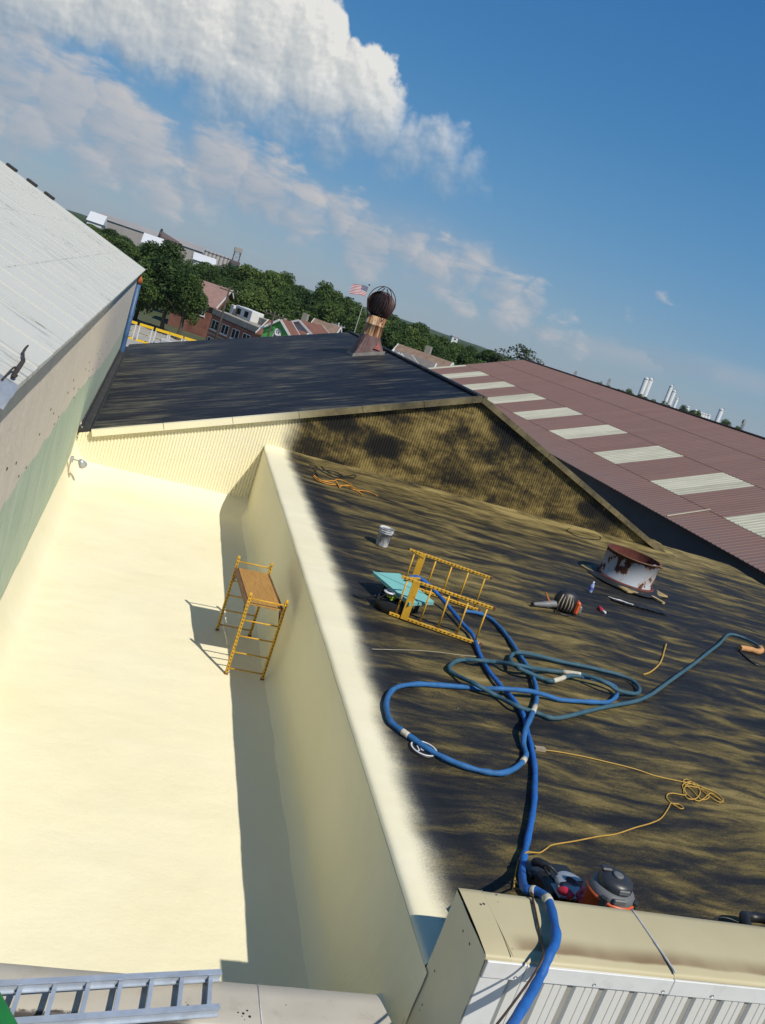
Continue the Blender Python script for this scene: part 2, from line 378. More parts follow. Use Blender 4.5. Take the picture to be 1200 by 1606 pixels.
def mk_gable():
    n = NB('gable_coat', .55, 0, .4)
    a = n.noise(n.mapv(n.pos, (.6, 1, 1.25)), 1.7, 5, .58, .5)
    sp = n.step(n.voro(n.mapv(n.pos, (.8, .5, 1.3)), .75), .12, .42, -.28, 0.)
    fine = n.noise(n.pos, 9, 4, .65)
    v = n.math('ADD', n.math('ADD', a, sp), n.math('ADD', n.math('MULTIPLY', n.math('SUBTRACT', fine, .5), .34), -.012))
    v = n.math('SUBTRACT', v, n.step(n.math('SUBTRACT', n.x, n.math('MULTIPLY', n.z, 1.2)), 10., 15., 0., .06))
    rib = n.noise(n.mapv(n.pos, (9, 1, .8)), 1.5, 4, .65); mot = n.noise(n.pos, 22, 3, .6)
    v = n.math('ADD', v, n.math('ADD', n.math('MULTIPLY', n.math('SUBTRACT', rib, .5), .22), n.math('MULTIPLY', n.math('SUBTRACT', mot, .5), .16)))
    dark = n.ramp(v, [(.22, (.012, .011, .010)), (.38, (.034, .027, .015)), (.50, (.12, .087, .030)), (.64, (.27, .20, .070)), (.80, (.34, .26, .095))])
    d = n.math('SUBTRACT', n.x, n.math('ADD', 3.86, n.math('MULTIPLY', n.math('SUBTRACT', n.noise(n.pos, 1.8, 3), .5), .5)))
    f = n.step(d, -.28, .30, 1., 0.)
    c = n.mix(f, dark, cream_col(n))
    return n.done(c, None, n.bump(n.noise(n.pos, 30, 4), .25, .01))
def mk_dark_roof():
    n = NB('navy_black_coat', .66, 0, .12)
    p = n.mapv(n.pos, (.28, 1.9, .5))
    a = n.noise(p, 2.1, 5, .65, .2); b = n.noise(n.pos, .45, 3, .5); g = n.noise(n.mapv(n.pos, (.5, 3, 1)), 9, 4, .7)
    v = n.math('ADD', n.math('ADD', a, n.math('MULTIPLY', n.math('SUBTRACT', b, .5), .6)), n.math('MULTIPLY', n.math('SUBTRACT', g, .5), .25))
    sc_ = n.noise(n.mapv(n.pos, (.22, 3.2, .4), (0, 0, .04)), 5.5, 6, .72, .5)
    v = n.math('ADD', n.math('ADD', v, n.math('MULTIPLY', n.math('SUBTRACT', sc_, .5), .70)), n.step(n.x, 0, 3, .05, 0.))
    c = n.ramp(v, [(.36, (.0075, .0095, .016)), (.50, (.012, .014, .021)), (.58, (.036, .036, .036)), (.68, (.095, .090, .068)), (.80, (.16, .15, .10))])
    h = n.math('ADD', n.math('SINE', n.math('MULTIPLY', n.y, 31.)), n.math('MULTIPLY', n.noise(p, 5, 4), 3.))
    return n.done(c, n.step(v, .5, .8, .55, .7), n.bump(h, .22, .010))
def mk_trim():
    n = NB('trim_overspray', .6)
    v = n.math('ADD', n.noise(n.pos, 1.3, 5, .6), n.math('MULTIPLY', n.math('SUBTRACT', n.noise(n.pos, 9, 4, .6), .5), .3))
    gold = n.ramp(v, [(.3, (.045, .038, .022)), (.5, (.125, .10, .048)), (.75, (.235, .19, .095))])
    f = n.step(n.x, 2.6, 4.6, 1., 0.)
    return n.done(n.mix(f, gold, cream_col(n)), None, n.bump(n.noise(n.pos, 14, 4), .2, .01))
M = {}
M['cream'] = mk_cream(); M['deck'] = mk_deck(); M['gable'] = mk_gable(); M['dark_roof'] = mk_dark_roof(); M['trim'] = mk_trim()
M['white_metal'] = plain('white_metal', (.62, .62, .60), .4, 0, .07, 3, .03, .5, (.40, .38, .33), .25)
M['siding'] = plain('white_siding', (.60, .585, .54), .45, 0, .05, 3, .03)
M['siding_gap'] = plain('siding_recess', (.30, .285, .25), .6, 0, .1, 5)
M['grey_zinc'] = plain('zinc', (.42, .44, .46), .42, .5, .15, 9, .05, .5, (.25, .24, .23), .4)
M['concrete'] = plain('yard_concrete', (.34, .33, .30), .85, 0, .16, .25, .1, .5, (.22, .21, .19), .5)
M['wall_grey'] = plain('old_render', (.17, .165, .155), .85, 0, .15, 1.2, .15)
M['gutter'] = plain('dark_gutter', (.030, .028, .026), .6, 0, .3, 3, .1, .5, (.10, .085, .06), .5)

# ================================================================== the ground
GZ = -8.5
def mk_ground():
    n = NB('ground', .95, 0, .2)
    a = n.noise(n.pos, .012, 5, .6); b = n.noise(n.pos, .3, 5, .7)
    c = n.ramp(n.math('ADD', a, n.math('MULTIPLY', n.math('SUBTRACT', b, .5), .5)), [(.3, (.035, .055, .02)), (.55, (.06, .075, .03)), (.75, (.12, .115, .085))])
    return n.done(c, None, n.bump(b, .3, .1))
M['ground'] = mk_ground()
MB().grid(lambda u, v: (-3500 + 7000 * u, -1200 + 7200 * v, GZ), 24, 24).build('ground', M['ground'])['kind'] = 'structure'
MB().box((-60, -30, GZ - .2), (45, 134, GZ + .004)).build('yard_pavement', M['concrete'])['kind'] = 'structure'
def hill(name, x0, x1, y, h, seed, dep=500):
    def f(u, v):
        X = x0 + (x1 - x0) * u; s = math.sin(math.pi * min(max(u, 0), 1)) ** .5
        z = h * s * (0.75 + .35 * fb(X * .0016 + seed, seed, 0, 4)) * math.sin(math.pi * v) ** .8
        return (X, y + dep * v, GZ - .5 + max(z, 0) + 2.0 * nz(X * .035, v * 40, seed) * math.sin(math.pi * v))
    MB().grid(f, 160, 16).build(name, M['far_forest'])['kind'] = 'structure'
def mk_forest():
    n = NB('far_forest', .95, 0, .1)
    a = n.noise(n.pos, .09, 5, .7); c = n.ramp(a, [(.35, (.016, .030, .010)), (.65, (.055, .082, .026))])
    return n.done(c, None, n.bump(a, .9, 3.))
M['far_forest'] = mk_forest()
hill('hills', -900, 900, 1300, 8, 3.1)
hill('hills', 300, 2600, 1900, 15, 8.7)
hill('hills', -600, 3000, 2900, 24, 5.5, 900)

# ================================================================== flat-roofed building (black roof, cream wall)
def wall_x(y): return 2.80 + .0312 * (y - 4.53)
def gable_y(x): return 21.25 + .07 * (x - 3.5)
flat = thing('flat_roof_building', 'flat roofed building coated black and gold on top with a cream sprayed side wall', 'building', (11, 13, GZ))
def deck_z(x, y):
    z = .022 * fb(x * .55, y * 1.5, 2.2, 3) + .006 * nz(x * 3.1, y * 5, 1.)
    z *= min(1, max(0, (x - wall_x(y)) / .8)) * .9 + .1
    gap = gable_y(x) - y
    if x < 16.3 and gap < .45: z += .5 * ((.45 - max(gap, 0)) ** 2)
    return z
def build_flat():
    offs = [0, .012, .03, .06, .1, .16, .25, .36, .5]
    lipz = [-.045, -.022, -.009, -.003, 0, 0, 0, 0, 0]
    xs = offs + [.5 + .085 * k for k in range(1, 186)]
    ys = [4.56 + (23.2 - 4.56) * j / 230 for j in range(231)]
    v = []; f = []; nx = len(xs)
    for y in ys:
        for i, o in enumerate(xs):
            x = wall_x(y) + o + (.008 * nz(y * 1.3, o, 3) + .004 * nz(y * 6, o, 4) if i < 9 else 0)
            x = min(x, 19.2)
            v.append((x, y, deck_z(x, y) + (lipz[i] if i < 9 else 0)))
    for j in range(len(ys) - 1):
        for i in range(nx - 1): f.append((j * nx + i, j * nx + i + 1, (j + 1) * nx + i + 1, (j + 1) * nx + i))
    b = MB(); b.add(v, f, 0, True); b.build('roof_deck', M['deck'], flat, True)
    def wf(u, w):
        y = 4.5 + (21.3 - 4.5) * u; z = -1.80 + (1.80 - .05) * w
        lump = .016 * fb(y * .8, z * 1.1, 7.7, 3) + .005 * nz(y * 5, z * 5, 2.)
        k = min(1, max(0, (-.05 - z) / .06)); cove = max(0, (-1.43 - z) / .30)
        return (wall_x(y) + (.008 * nz(y * 1.3, 0, 3) + .004 * nz(y * 6, 0, 4)) * (1 - k) + lump * k - .16 * cove ** 2, y, z)
    MB().grid(wf, 340, 34).build('foam_wall', M['cream'], flat, True)
    # the building's other walls
    MB().box((2.95, 4.2, GZ), (3.6, 21.2, -1.9)).build('side_wall', M['wall_grey'], flat, True)
    MB().box((3.6, 4.2, GZ), (19.15, 23.15, -.25)).build('core_wall', M['wall_grey'], flat, True)
build_flat()

# ================================================================== cream sprayed lower roof
low = thing('lower_roof', 'cream foam sprayed low roof between the tall left wall and the flat roofed building', 'roof', (1, 12, -1.75))
def low_z(x, y):
    z = -1.73 + .012 * fb(x * .8, y * 1.2, 9.1, 3) + .004 * nz(x * 3, y * 4, 4.)
    a = max(0, (-.62 - x) / .36); z += .42 * a * a
    gy = gable_y(x) - .06; b = max(0, (y - (gy - .95)) / .95); z += .30 * b ** 2.2
    c = max(0, (x - (wall_x(y) - .34)) / .34); z += .07 * c * c
    return z
def build_low():
    def f(u, v):
        x = -1.0 + 4.35 * u; y = 4.56 + v * 16.75
        x = min(x, wall_x(y) + .03); return (x, y, low_z(x, y))
    MB().grid(f, 70, 270).build('floor', M['cream'], low, True)
    def st(u, v):
        x = 2.49 + .36 * u; y = 4.56 + .42 * v
        return (x, y, -.72 + .006 * nz(x * 9, y * 9) + .05 * max(0, (u - .6) / .4) ** 2)
    b = MB(); b.grid(st, 10, 10); b.box((2.49, 4.56, -1.8), (2.84, 4.975, -.745)); b.build('corner_step', M['cream'], low, True)
build_low()

# ================================================================== gable building with the navy-black roof
gab = thing('gable_building', 'corrugated gable building with a navy black coated roof and half cream half gold end wall', 'building', (8.5, 30, GZ))
AX, AZ, SL = 8.5, 2.81, .3755
def roof_z(x): return AZ - SL * abs(x - AX)
def build_gable():
    pitch = .0727; step = pitch / 6; n = int(17.1 / step); x0 = -.97
    rows = [0, .06, .14, .25, .45, .7, 1.]
    v = []; f = []
    for i in range(n + 1):
        x = x0 + i * step; zt = roof_z(x) - .03
        zb = -1.75 if x < 3.36 else -.03
        zb = min(zb, zt - .02)
        for t in rows:
            z = zb + (zt - zb) * t
            hgt = z - zb
            amp = .0175 * min(1, max(.0, (hgt - .02) / (.42 if x < 3.36 else .22)))
            v.append((x, gable_y(x) - amp * (1 + math.cos(2 * math.pi * x / pitch)) - .006 * (1 + fb(x * .7, z * .8, 5, 2)), z))
    m = len(rows)
    for i in range(n):
        for j in range(m - 1): f.append((i * m + j, (i + 1) * m + j, (i + 1) * m + j + 1, i * m + j + 1))
    b = MB(); b.add(v, f, 0, True); b.build('gable_wall', M['gable'], gab, True)
    def sl(sgn, xe, name):
        def g(u, w):
            x = AX + sgn * (xe * u); y0 = gable_y(x) - .09; y = y0 + (39.6 - y0) * w
            return (x, y, roof_z(x) + .008 * nz(x * 2, y * 2.5, 1))
        MB().grid(g, 60, 120).build(name, M['dark_roof'], gab, True)
    sl(-1, 9.2, 'roof_slope'); sl(1, 7.6, 'roof_slope')
    MB().bar((AX, gable_y(AX) - .1, AZ + .005), (AX, 39.6, AZ + .005), .3, .05).build('ridge_cap', M['dark_roof'], gab, True)
    for sgn, xe in ((-1, 9.2), (1, 7.45)):
        b = MB(); k = 6
        for q in range(k):
            xa = AX + sgn * xe * q / k; xb = AX + sgn * xe * (q + 1) / k - sgn * .012
            a = Vector((xa, gable_y(xa) - .10, roof_z(xa) - .065)); c = Vector((xb, gable_y(xb) - .10, roof_z(xb) - .05))
            a.z += .015; b.bar(a, c, .13, .155)
        b.build('rake_trim', M['trim'], gab, True)
    # gutter against the left wall
    b = MB()
    zg = roof_z(-.7) - .05
    b.box((-.985, 21.0, zg - .12), (-.70, 39.6, zg - .08)); b.box((-.985, 21.0, zg - .08), (-.955, 39.6, zg + .06)); b.box((-.73, 21.0, zg - .08), (-.70, 39.6, zg + .035))
    b.box((-.955, 21.0, zg - .08), (-.73, 21.03, zg + .03))
    b.build('gutter', M['gutter'], gab, True)
    MB().box((-.95, 22.3, GZ), (-.8, 39.5, -.9)).build('side_wall', M['wall_grey'], gab, True); MB().box((15.6, 23.3, GZ), (15.8, 39.5, -.05)).build('side_wall', M['wall_grey'], gab, True)
    b = MB(); b.add([(-.7, 39.45, GZ), (15.8, 39.45, GZ), (15.8, 39.45, roof_z(15.8) - .05), (AX, 39.45, AZ - .05), (-.7, 39.45, roof_z(-.7) - .05)], [(0, 1, 2, 3, 4)]); b.build('rear_wall', M['wall_grey'], gab, True)
build_gable()

# ================================================================== white-roofed building on the left
left = thing('white_roof_building', 'tall building on the left with a pale sheet metal roof and beige and green wall', 'building', (-5, 22, GZ))
def mk_left_wall():
    n = NB('left_wall', .85, 0, .25)
    e = n.math('ADD', n.step(n.y, 15, 28, .84, .28), n.math('MULTIPLY', n.math('SUBTRACT', n.noise(n.mapv(n.pos, (1, .6, 1)), 2.2, 5, .6), .5), .35))
    f = n.step(n.math('SUBTRACT', n.z, e), -.02, .03)
    st = n.noise(n.mapv(n.pos, (1, 2.6, .35)), 3.5, 5, .65)
    beige = n.ramp(st, [(.3, (.65, .565, .455)), (.7, (.73, .64, .53))])
    green = n.ramp(st, [(.28, (.35, .435, .31)), (.5, (.44, .515, .38)), (.72, (.58, .63, .51))])
    c = n.mix(f, green, beige)
    c = n.mix(n.math('MULTIPLY', n.step(n.y, 20, 30), .5), c, n.mix(.5, c, (.55, .56, .51)))
    ce = n.math('ADD', n.step(n.y, 12.5, 21.3, -1.56, -1.18), n.math('MULTIPLY', n.math('SUBTRACT', n.noise(n.pos, 3, 5, .65), .5), .16))
    cr = n.math('MULTIPLY', n.step(n.math('SUBTRACT', n.z, ce), -.015, .02, 1., 0.), n.step(n.y, 21.1, 21.2, 1., 0.))
    jog = n.math('MULTIPLY', n.step(n.y, 20.2, 20.9), n.math('MULTIPLY', n.step(n.y, 21.0, 21.1, 1., 0.), n.step(n.z, -.75, -.65, 1., 0.)))
    c = n.mix(n.math('MAXIMUM', cr, jog), c, cream_col(n))
    return n.done(c, None, n.bump(n.math('ADD', n.noise(n.pos, 9, 6, .65), n.math('MULTIPLY', st, 1.2)), .5, .03))
M['left_wall'] = mk_left_wall()
def mk_pale_roof():
    n = NB('pale_roof_sheet', .55, 0, .4)
    oi = n.N.new('ShaderNodeObjectInfo')
    up = n.mapv(n.pos, (.25, 3.5, .3))
    s = n.noise(up, 3., 6, .7, .2); patch = n.noise(n.pos, .5, 4, .6); dots = n.noise(n.mapv(n.pos, (1.2, 9, 1)), 7, 3, .6)
    base = n.mix(oi.outputs['Random'], (.535, .53, .475), (.555, .545, .49))
    v = n.math('MULTIPLY', n.step(n.math('ADD', s, n.math('MULTIPLY', n.math('SUBTRACT', dots, .5), .5)), .54, .68), n.step(patch, .46, .60))
    c = n.mix(n.math('MULTIPLY', v, .75), base, (.17, .17, .16))
    # rows of fixings along the eave direction
    row = n.math('ABSOLUTE', n.math('SUBTRACT', n.math('FRACT', n.math('DIVIDE', n.math('ADD', n.x, 20.), 1.45)), .5))
    nail = n.math('MULTIPLY', n.step(row, .004, .016, 1., 0.), n.step(n.noise(n.mapv(n.pos, (1, 5, 1)), 3, 3, .6), .48, .58))
    c = n.mix(n.math('MULTIPLY', nail, .5), c, (.14, .14, .13))
    return n.done(c, None, n.bump(n.noise(n.pos, 12, 3), .06, .01))
M['pale_roof'] = mk_pale_roof()
M['pipe_blue'] = plain('pipe_blue', (.04, .10, .22), .5, 0, .2, 4, .05, .5, (.16, .17, .18), .4)
M['rust_orange'] = plain('rust_orange', (.36, .11, .03), .8, 0, .3, 12, .2)
M['black_metal'] = plain('black_metal', (.018, .017, .016), .5, 0, .3, 10, .1)
M['brown_wire'] = plain('rusty_rod', (.045, .03, .022), .7, 0, .3, 20, .1)
def build_left():
    ez, sl = 2.67, .362
    def pz(x): return ez + sl * (-.8 - x)
    # roof sheets laid up the slope, each lapping the next
    m = None
    for k in range(31):
        y0 = 6.75 + k * 1.0
        if m is None:
            b = MB()
            def g(u, w): 
                x = -.8 - 8.4 * u
                return (x, w * 1.03, pz(x) + (.009 if w < .02 else .004) + .003 * nz(x * 2, w * 3))
            b.grid(g, 12, 4)
            b.add([(-.8, 0, pz(-.8) + .016), (-.8, 1.03, pz(-.8) + .004), (-.8, 1.03, pz(-.8) - .03), (-.8, 0, pz(-.8) - .03)], [(0, 3, 2, 1)])
            b.add([(-.8, 0, pz(-.8) + .016), (-9.2, 0, pz(-9.2) + .016), (-9.2, 0, pz(-9.2) - .03), (-.8, 0, pz(-.8) - .03)], [(0, 1, 2, 3)])
            m = b.build('roof_sheet', M['pale_roof'], left); o = m
        else:
            o = m.copy(); col.objects.link(o); o.parent = left
        o.location = (5, y0 - 22, -GZ + .0012 * (k % 3))
    b = MB()
    b.add([(-.82, 6.8, ez - .035), (-9.2, 6.8, pz(-9.2) - .035), (-9.2, 37.7, pz(-9.2) - .035), (-.82, 37.7, ez - .035)], [(0, 3, 2, 1)])
    b.build('roof_underside', M['wall_grey'], left, True)
    def wf(u, w):
        y = 5.2 + (37.4 - 5.2) * u; z = -2.0 + (2.72 + 2.0) * w
        return (-1.0 + .010 * fb(y * .7, z * .8, 2, 3), y, z)
    MB().grid(wf, 230, 40).build('wall', M['left_wall'], left, True)
    b = MB(); b.box((-9.2, 5.2, GZ), (-1.03, 37.38, -1.95)); b.box((-9.2, 37.2, -1.95), (-1.02, 37.38, 2.6)); b.build('core_wall', M['wall_grey'], left, True)
    # dark clips at the far verge
    clip = None
    for x in (-4.9, -5.6, -6.4, -7.15, -8.0):
        if clip is None:
            clip = MB().bbox((-.20, -.2, -.05), (.20, .2, .07), .02, 0, Matrix.Rotation(math.atan(sl), 4, 'Y')).build('roof_clip', M['black_metal'], left); o = clip
        else:
            o = clip.copy(); col.objects.link(o); o.parent = left
        o.location = (x + 5, 37.6 - 22, pz(x) - GZ + .05)
    # curled flashing at the near corner of the eave
    b = MB()
    def cur(u, w):
        y = 6.28 + .47 * u; x = -.80 - .62 * w
        return (x + .02 * math.sin(u * 3), y, pz(x) + .02 - .10 * (1 - u) ** 2 + .015 * nz(x * 9, y * 9))
    b.grid(cur, 8, 10); b.build('eave_flashing', M['grey_zinc'], left, True)
    pp = MB(); pp.tube([(-.92, 37.55, 2.05), (-.90, 37.55, -.2), (-.90, 37.55, -4.5), (-.90, 37.55, GZ)], .105, 12); p = pp.build('drain_pipe', M['pipe_blue'], left, True)
    cp = MB(); cp.tube([(-.92, 37.55, 2.06), (-.92, 37.55, 2.22), (-.97, 37.5, 2.34)], [.13, .13, .1], 10); c = cp.build('pipe_elbow', M['rust_orange'], left, True); 
    c.parent = p; c.location = (5, -15 + 0, GZ * 0); c.location = (0, 0, 0)
    random.seed(4); d = None
    for k in range(26):
        y = 8.5 + k * .62 + random.uniform(-.12, .12); z = 1.15 + .25 * math.sin(k * 1.3) - .03 * max(0, y - 14)
        if d is None:
            d = MB().lathe([(0, 0), (.016, 0), (.02, -.006)], 7).build('bolt', M['black_metal'], left); o = d
        else:
            o = d.copy(); col.objects.link(o); o.parent = left
        o.rotation_euler = (0, R(90), 0); o.location = (-.985 + 5, y - 22, z - GZ)
build_left()

# ================================================================== red-roofed building on the right
red = thing('red_roof_building', 'long building with a brownish red ribbed metal roof and a row of pale skylights', 'building', (26, 45, GZ))
def mk_red():
    n = NB('red_roof_sheet', .5, 0, .4)
    oi = n.N.new('ShaderNodeObjectInfo')
    base = n.mix(n.math('ADD', n.math('MULTIPLY', oi.outputs['Random'], .5), n.math('MULTIPLY', n.noise(n.pos, .16, 4, .6), .6)), (.205, .114, .084), (.235, .136, .102))
    g = n.noise(n.mapv(n.pos, (.25, 2.5, 1)), 2., 5, .65)
    c = n.mix(n.step(g, .45, .75), base, (.19, .105, .09))
    c = n.mix(n.math('MULTIPLY', n.step(n.x, 20.6, 22.4, 1., 0.), n.step(g, .35, .65, .1, .55)), c, (.20, .145, .13))
    return n.done(c, None, n.bump(n.noise(n.pos, 7, 3), .08, .01))
def mk_skylight():
    n = NB('skylight_sheet', .42, 0, .5)
    oi = n.N.new('ShaderNodeObjectInfo')
    g = n.math('ADD', n.noise(n.mapv(n.pos, (.2, 5, 1)), 1.6, 5, .65), n.math('MULTIPLY', n.math('SUBTRACT', oi.outputs['Random'], .5), .22))
    return n.done(n.ramp(g, [(.3, (.40, .375, .27)), (.6, (.56, .53, .39)), (.8, (.60, .57, .44))]))
M['red_roof'] = mk_red(); M['skylight'] = mk_skylight()
M['shade_wall'] = plain('red_building_wall', (.085, .08, .076), .8, 0, .15, .6, .1)
def build_red():
    w = .8071; rows = (20.6, 22.46, 25.89, 28.6, 31.05)
    prof = [0, .1, .13, .17, .2, .37, .4, .44, .47, .64, .67, .71, .74, .78]
    ht = [0, 0, .018, .018, 0, 0, .018, .018, 0, 0, .018, .018, 0, 0]
    protos = {}
    def sheet(r, mat, name):
        x0, x1 = rows[r] - .06, rows[r + 1] + (.08 if r < 3 else 0)
        v = []
        for (x, dz) in ((x0, .022), (x1, .004)):
            for p, h in zip(prof + [w + .02], ht + [0]): v.append((x, p, .4 * (x - 20.6) + .086 + h + dz))
        n = len(prof) + 1
        v += [(x0, p, .4 * (x0 - 20.6) + .086 + dz - .004) for p, dz in ((0, 0), (w, 0))]
        f = [(i, n + i, n + i + 1, i + 1) for i in range(n - 1)] + [(n * 2, n * 2 + 1, n - 1, 0)]
        b = MB(); b.add(v, f); return b.build(name, mat, red)
    k0 = -21
    for k in range(k0, 50):
        y = 31.55 + k * w; sky = (k % 7) < 3
        for r in range(4):
            isl = sky and r == 1
            key = (r, isl)
            if key not in protos:
                o = protos[key] = sheet(r, M['skylight' if isl else 'red_roof'], 'skylight_sheet' if isl else 'roof_sheet')
            else:
                o = protos[key].copy(); col.objects.link(o); o.parent = red
            o.location = (-26, y - 45, -GZ + (.002 if k % 2 else 0))
    y0, y1 = 31.55 + k0 * w, 31.55 + 50 * w
    b = MB()
    b.box((20.85, y0 + .1, GZ), (21.05, y1 - .1, .05)); b.build('wall', M['shade_wall'], red, True)
    b = MB()
    b.add([(20.85, y1 - .15, GZ), (41.2, y1 - .15, GZ), (41.2, y1 - .15, .1), (31.05, y1 - .15, 4.2), (20.85, y1 - .15, .1)], [(0, 1, 2, 3, 4)])
    b.build('rear_wall', M['shade_wall'], red, True)
    b = MB(); b.add([(31.05, y0, 4.25), (41.6, y0, .05), (41.6, y1, .05), (31.05, y1, 4.25)], [(0, 1, 2, 3)]); b.build('far_slope', M['red_roof'], red, True)
    b = MB(); b.bar((31.05, y0, 4.29), (31.05, y1, 4.29), .34, .05); b.build('ridge_cap', M['red_roof'], red, True)
    b = MB(); b.bar((22.46 - .08, 29.24, .90), (20.62, 29.24, .16), .05, .03); b.build('lap_strip', M['skylight'], red, True)
build_red()

# ================================================================== parapet on the right and its lower run on the left
def mk_coping():
    n = NB('coping_cream', .5, 0, .4)
    c = n.ramp(n.noise(n.pos, 1.2, 4), [(.3, (.445, .385, .225)), (.7, (.50, .435, .265))])
    yy = n.math('ADD', n.y, n.math('MULTIPLY', n.math('SUBTRACT', n.noise(n.mapv(n.pos, (1, .1, 1)), 1.3, 3), .5), .10))
    rs = n.math('MULTIPLY', n.math('MULTIPLY', n.step(yy, 4.03, 4.055), n.step(yy, 4.06, 4.20, 1., 0.)), n.step(n.noise(n.mapv(n.pos, (1, .2, .2)), 1.6, 3), .2, .6, .45, 1.))
    rs = n.math('MULTIPLY', rs, n.step(n.x, 3.0, 3.12))
    c = n.mix(n.math('MULTIPLY', rs, .85), c, (.17, .10, .045))
    j = n.math('MULTIPLY', n.step(n.math('ABSOLUTE', n.math('SUBTRACT', n.x, n.math('ADD', 2.63, n.math('MULTIPLY', n.math('SUBTRACT', 4.55, n.y), .0)))), .0, .0, 0., 0.), 1.)
    # black tar spots
    v = n.voro(n.pos, 16.); sel = n.step(n.noise(n.pos, 3.2, 2), .52, .6)
    near = n.step(n.x, 3.34, 3.42, 1., 0.)
    sp = n.math('MULTIPLY', n.math('MULTIPLY', n.step(v, .12, .2, 1., 0.), sel), near)
    c = n.mix(sp, c, (.02, .018, .016))
    return n.done(c, None, n.bump(n.noise(n.pos, 5, 3), .06, .02))
def mk_end():
    n = NB('parapet_end_foam', .65, 0, .3)
    c = n.ramp(n.noise(n.pos, 1.5, 4), [(.3, (.64, .57, .385)), (.7, (.70, .635, .45))])
    v = n.voro(n.pos, 11.); sp = n.math('MULTIPLY', n.step(v, .08, .14, 1., 0.), n.step(n.noise(n.pos, 2.5, 2), .5, .58))
    return n.done(n.mix(sp, c, (.06, .045, .03)), None, n.bump(n.noise(n.pos, 4, 4), .12, .03))
def mk_curb():
    n = NB('curb_coping', .55, 0, .4)
    c = n.ramp(n.noise(n.pos, 1.6, 5, .6), [(.3, (.40, .365, .30)), (.7, (.47, .43, .355))])
    c = n.mix(n.math('MULTIPLY', n.step(n.noise(n.pos, 7, 5, .65), .55, .7), .4), c, (.33, .28, .20))
    v = n.voro(n.pos, 34.); near = None
    for (cx_, cy_, cr_) in ((1.594, 4.282, 0.100), (1.874, 4.395, 0.035), (1.242, 4.328, 0.090), (1.530, 4.310, 0.030), (1.066, 4.256, 0.030)):
        dv = n.N.new('ShaderNodeVectorMath'); dv.operation = 'DISTANCE'; n.L.new(n.pos, dv.inputs[0]); dv.inputs[1].default_value = (cx_, cy_, -.3)
        k_ = n.math('MULTIPLY', dv.outputs['Value'], 1. / cr_); near = k_ if near is None else n.math('MINIMUM', near, k_)
    sp = n.step(n.math('ADD', v, n.math('MULTIPLY', n.step(near, .2, 1.1), .5)), .30, .38, 1., 0.)
    c = n.mix(sp, c, (.02, .018, .016))
    tar = n.step(n.math('ADD', n.y, n.math('MULTIPLY', n.math('SUBTRACT', n.noise(n.pos, 14, 5, .7), .5), .09)), 4.215, 4.235, 1., 0.)
    tar = n.math('MULTIPLY', tar, n.step(n.x, 1.15, 1.3, 1., 0.))
    c = n.mix(tar, c, (.05, .042, .036))
    return n.done(c, None, n.bump(n.noise(n.pos, 8, 4), .1, .02))
M['coping'] = mk_coping(); M['end_foam'] = mk_end(); M['curb'] = mk_curb()
M['blue_sheet'] = plain('faded_blue_sheet', (.085, .12, .18), .6, 0, .2, 3, .1)
M['sealant'] = plain('grey_sealant', (.48, .48, .47), .5, 0, .15, 30, .3)
par = thing('parapet', 'parapet with cream metal coping and white ribbed siding at the bottom right', 'parapet wall', (7, 4.2, -2))
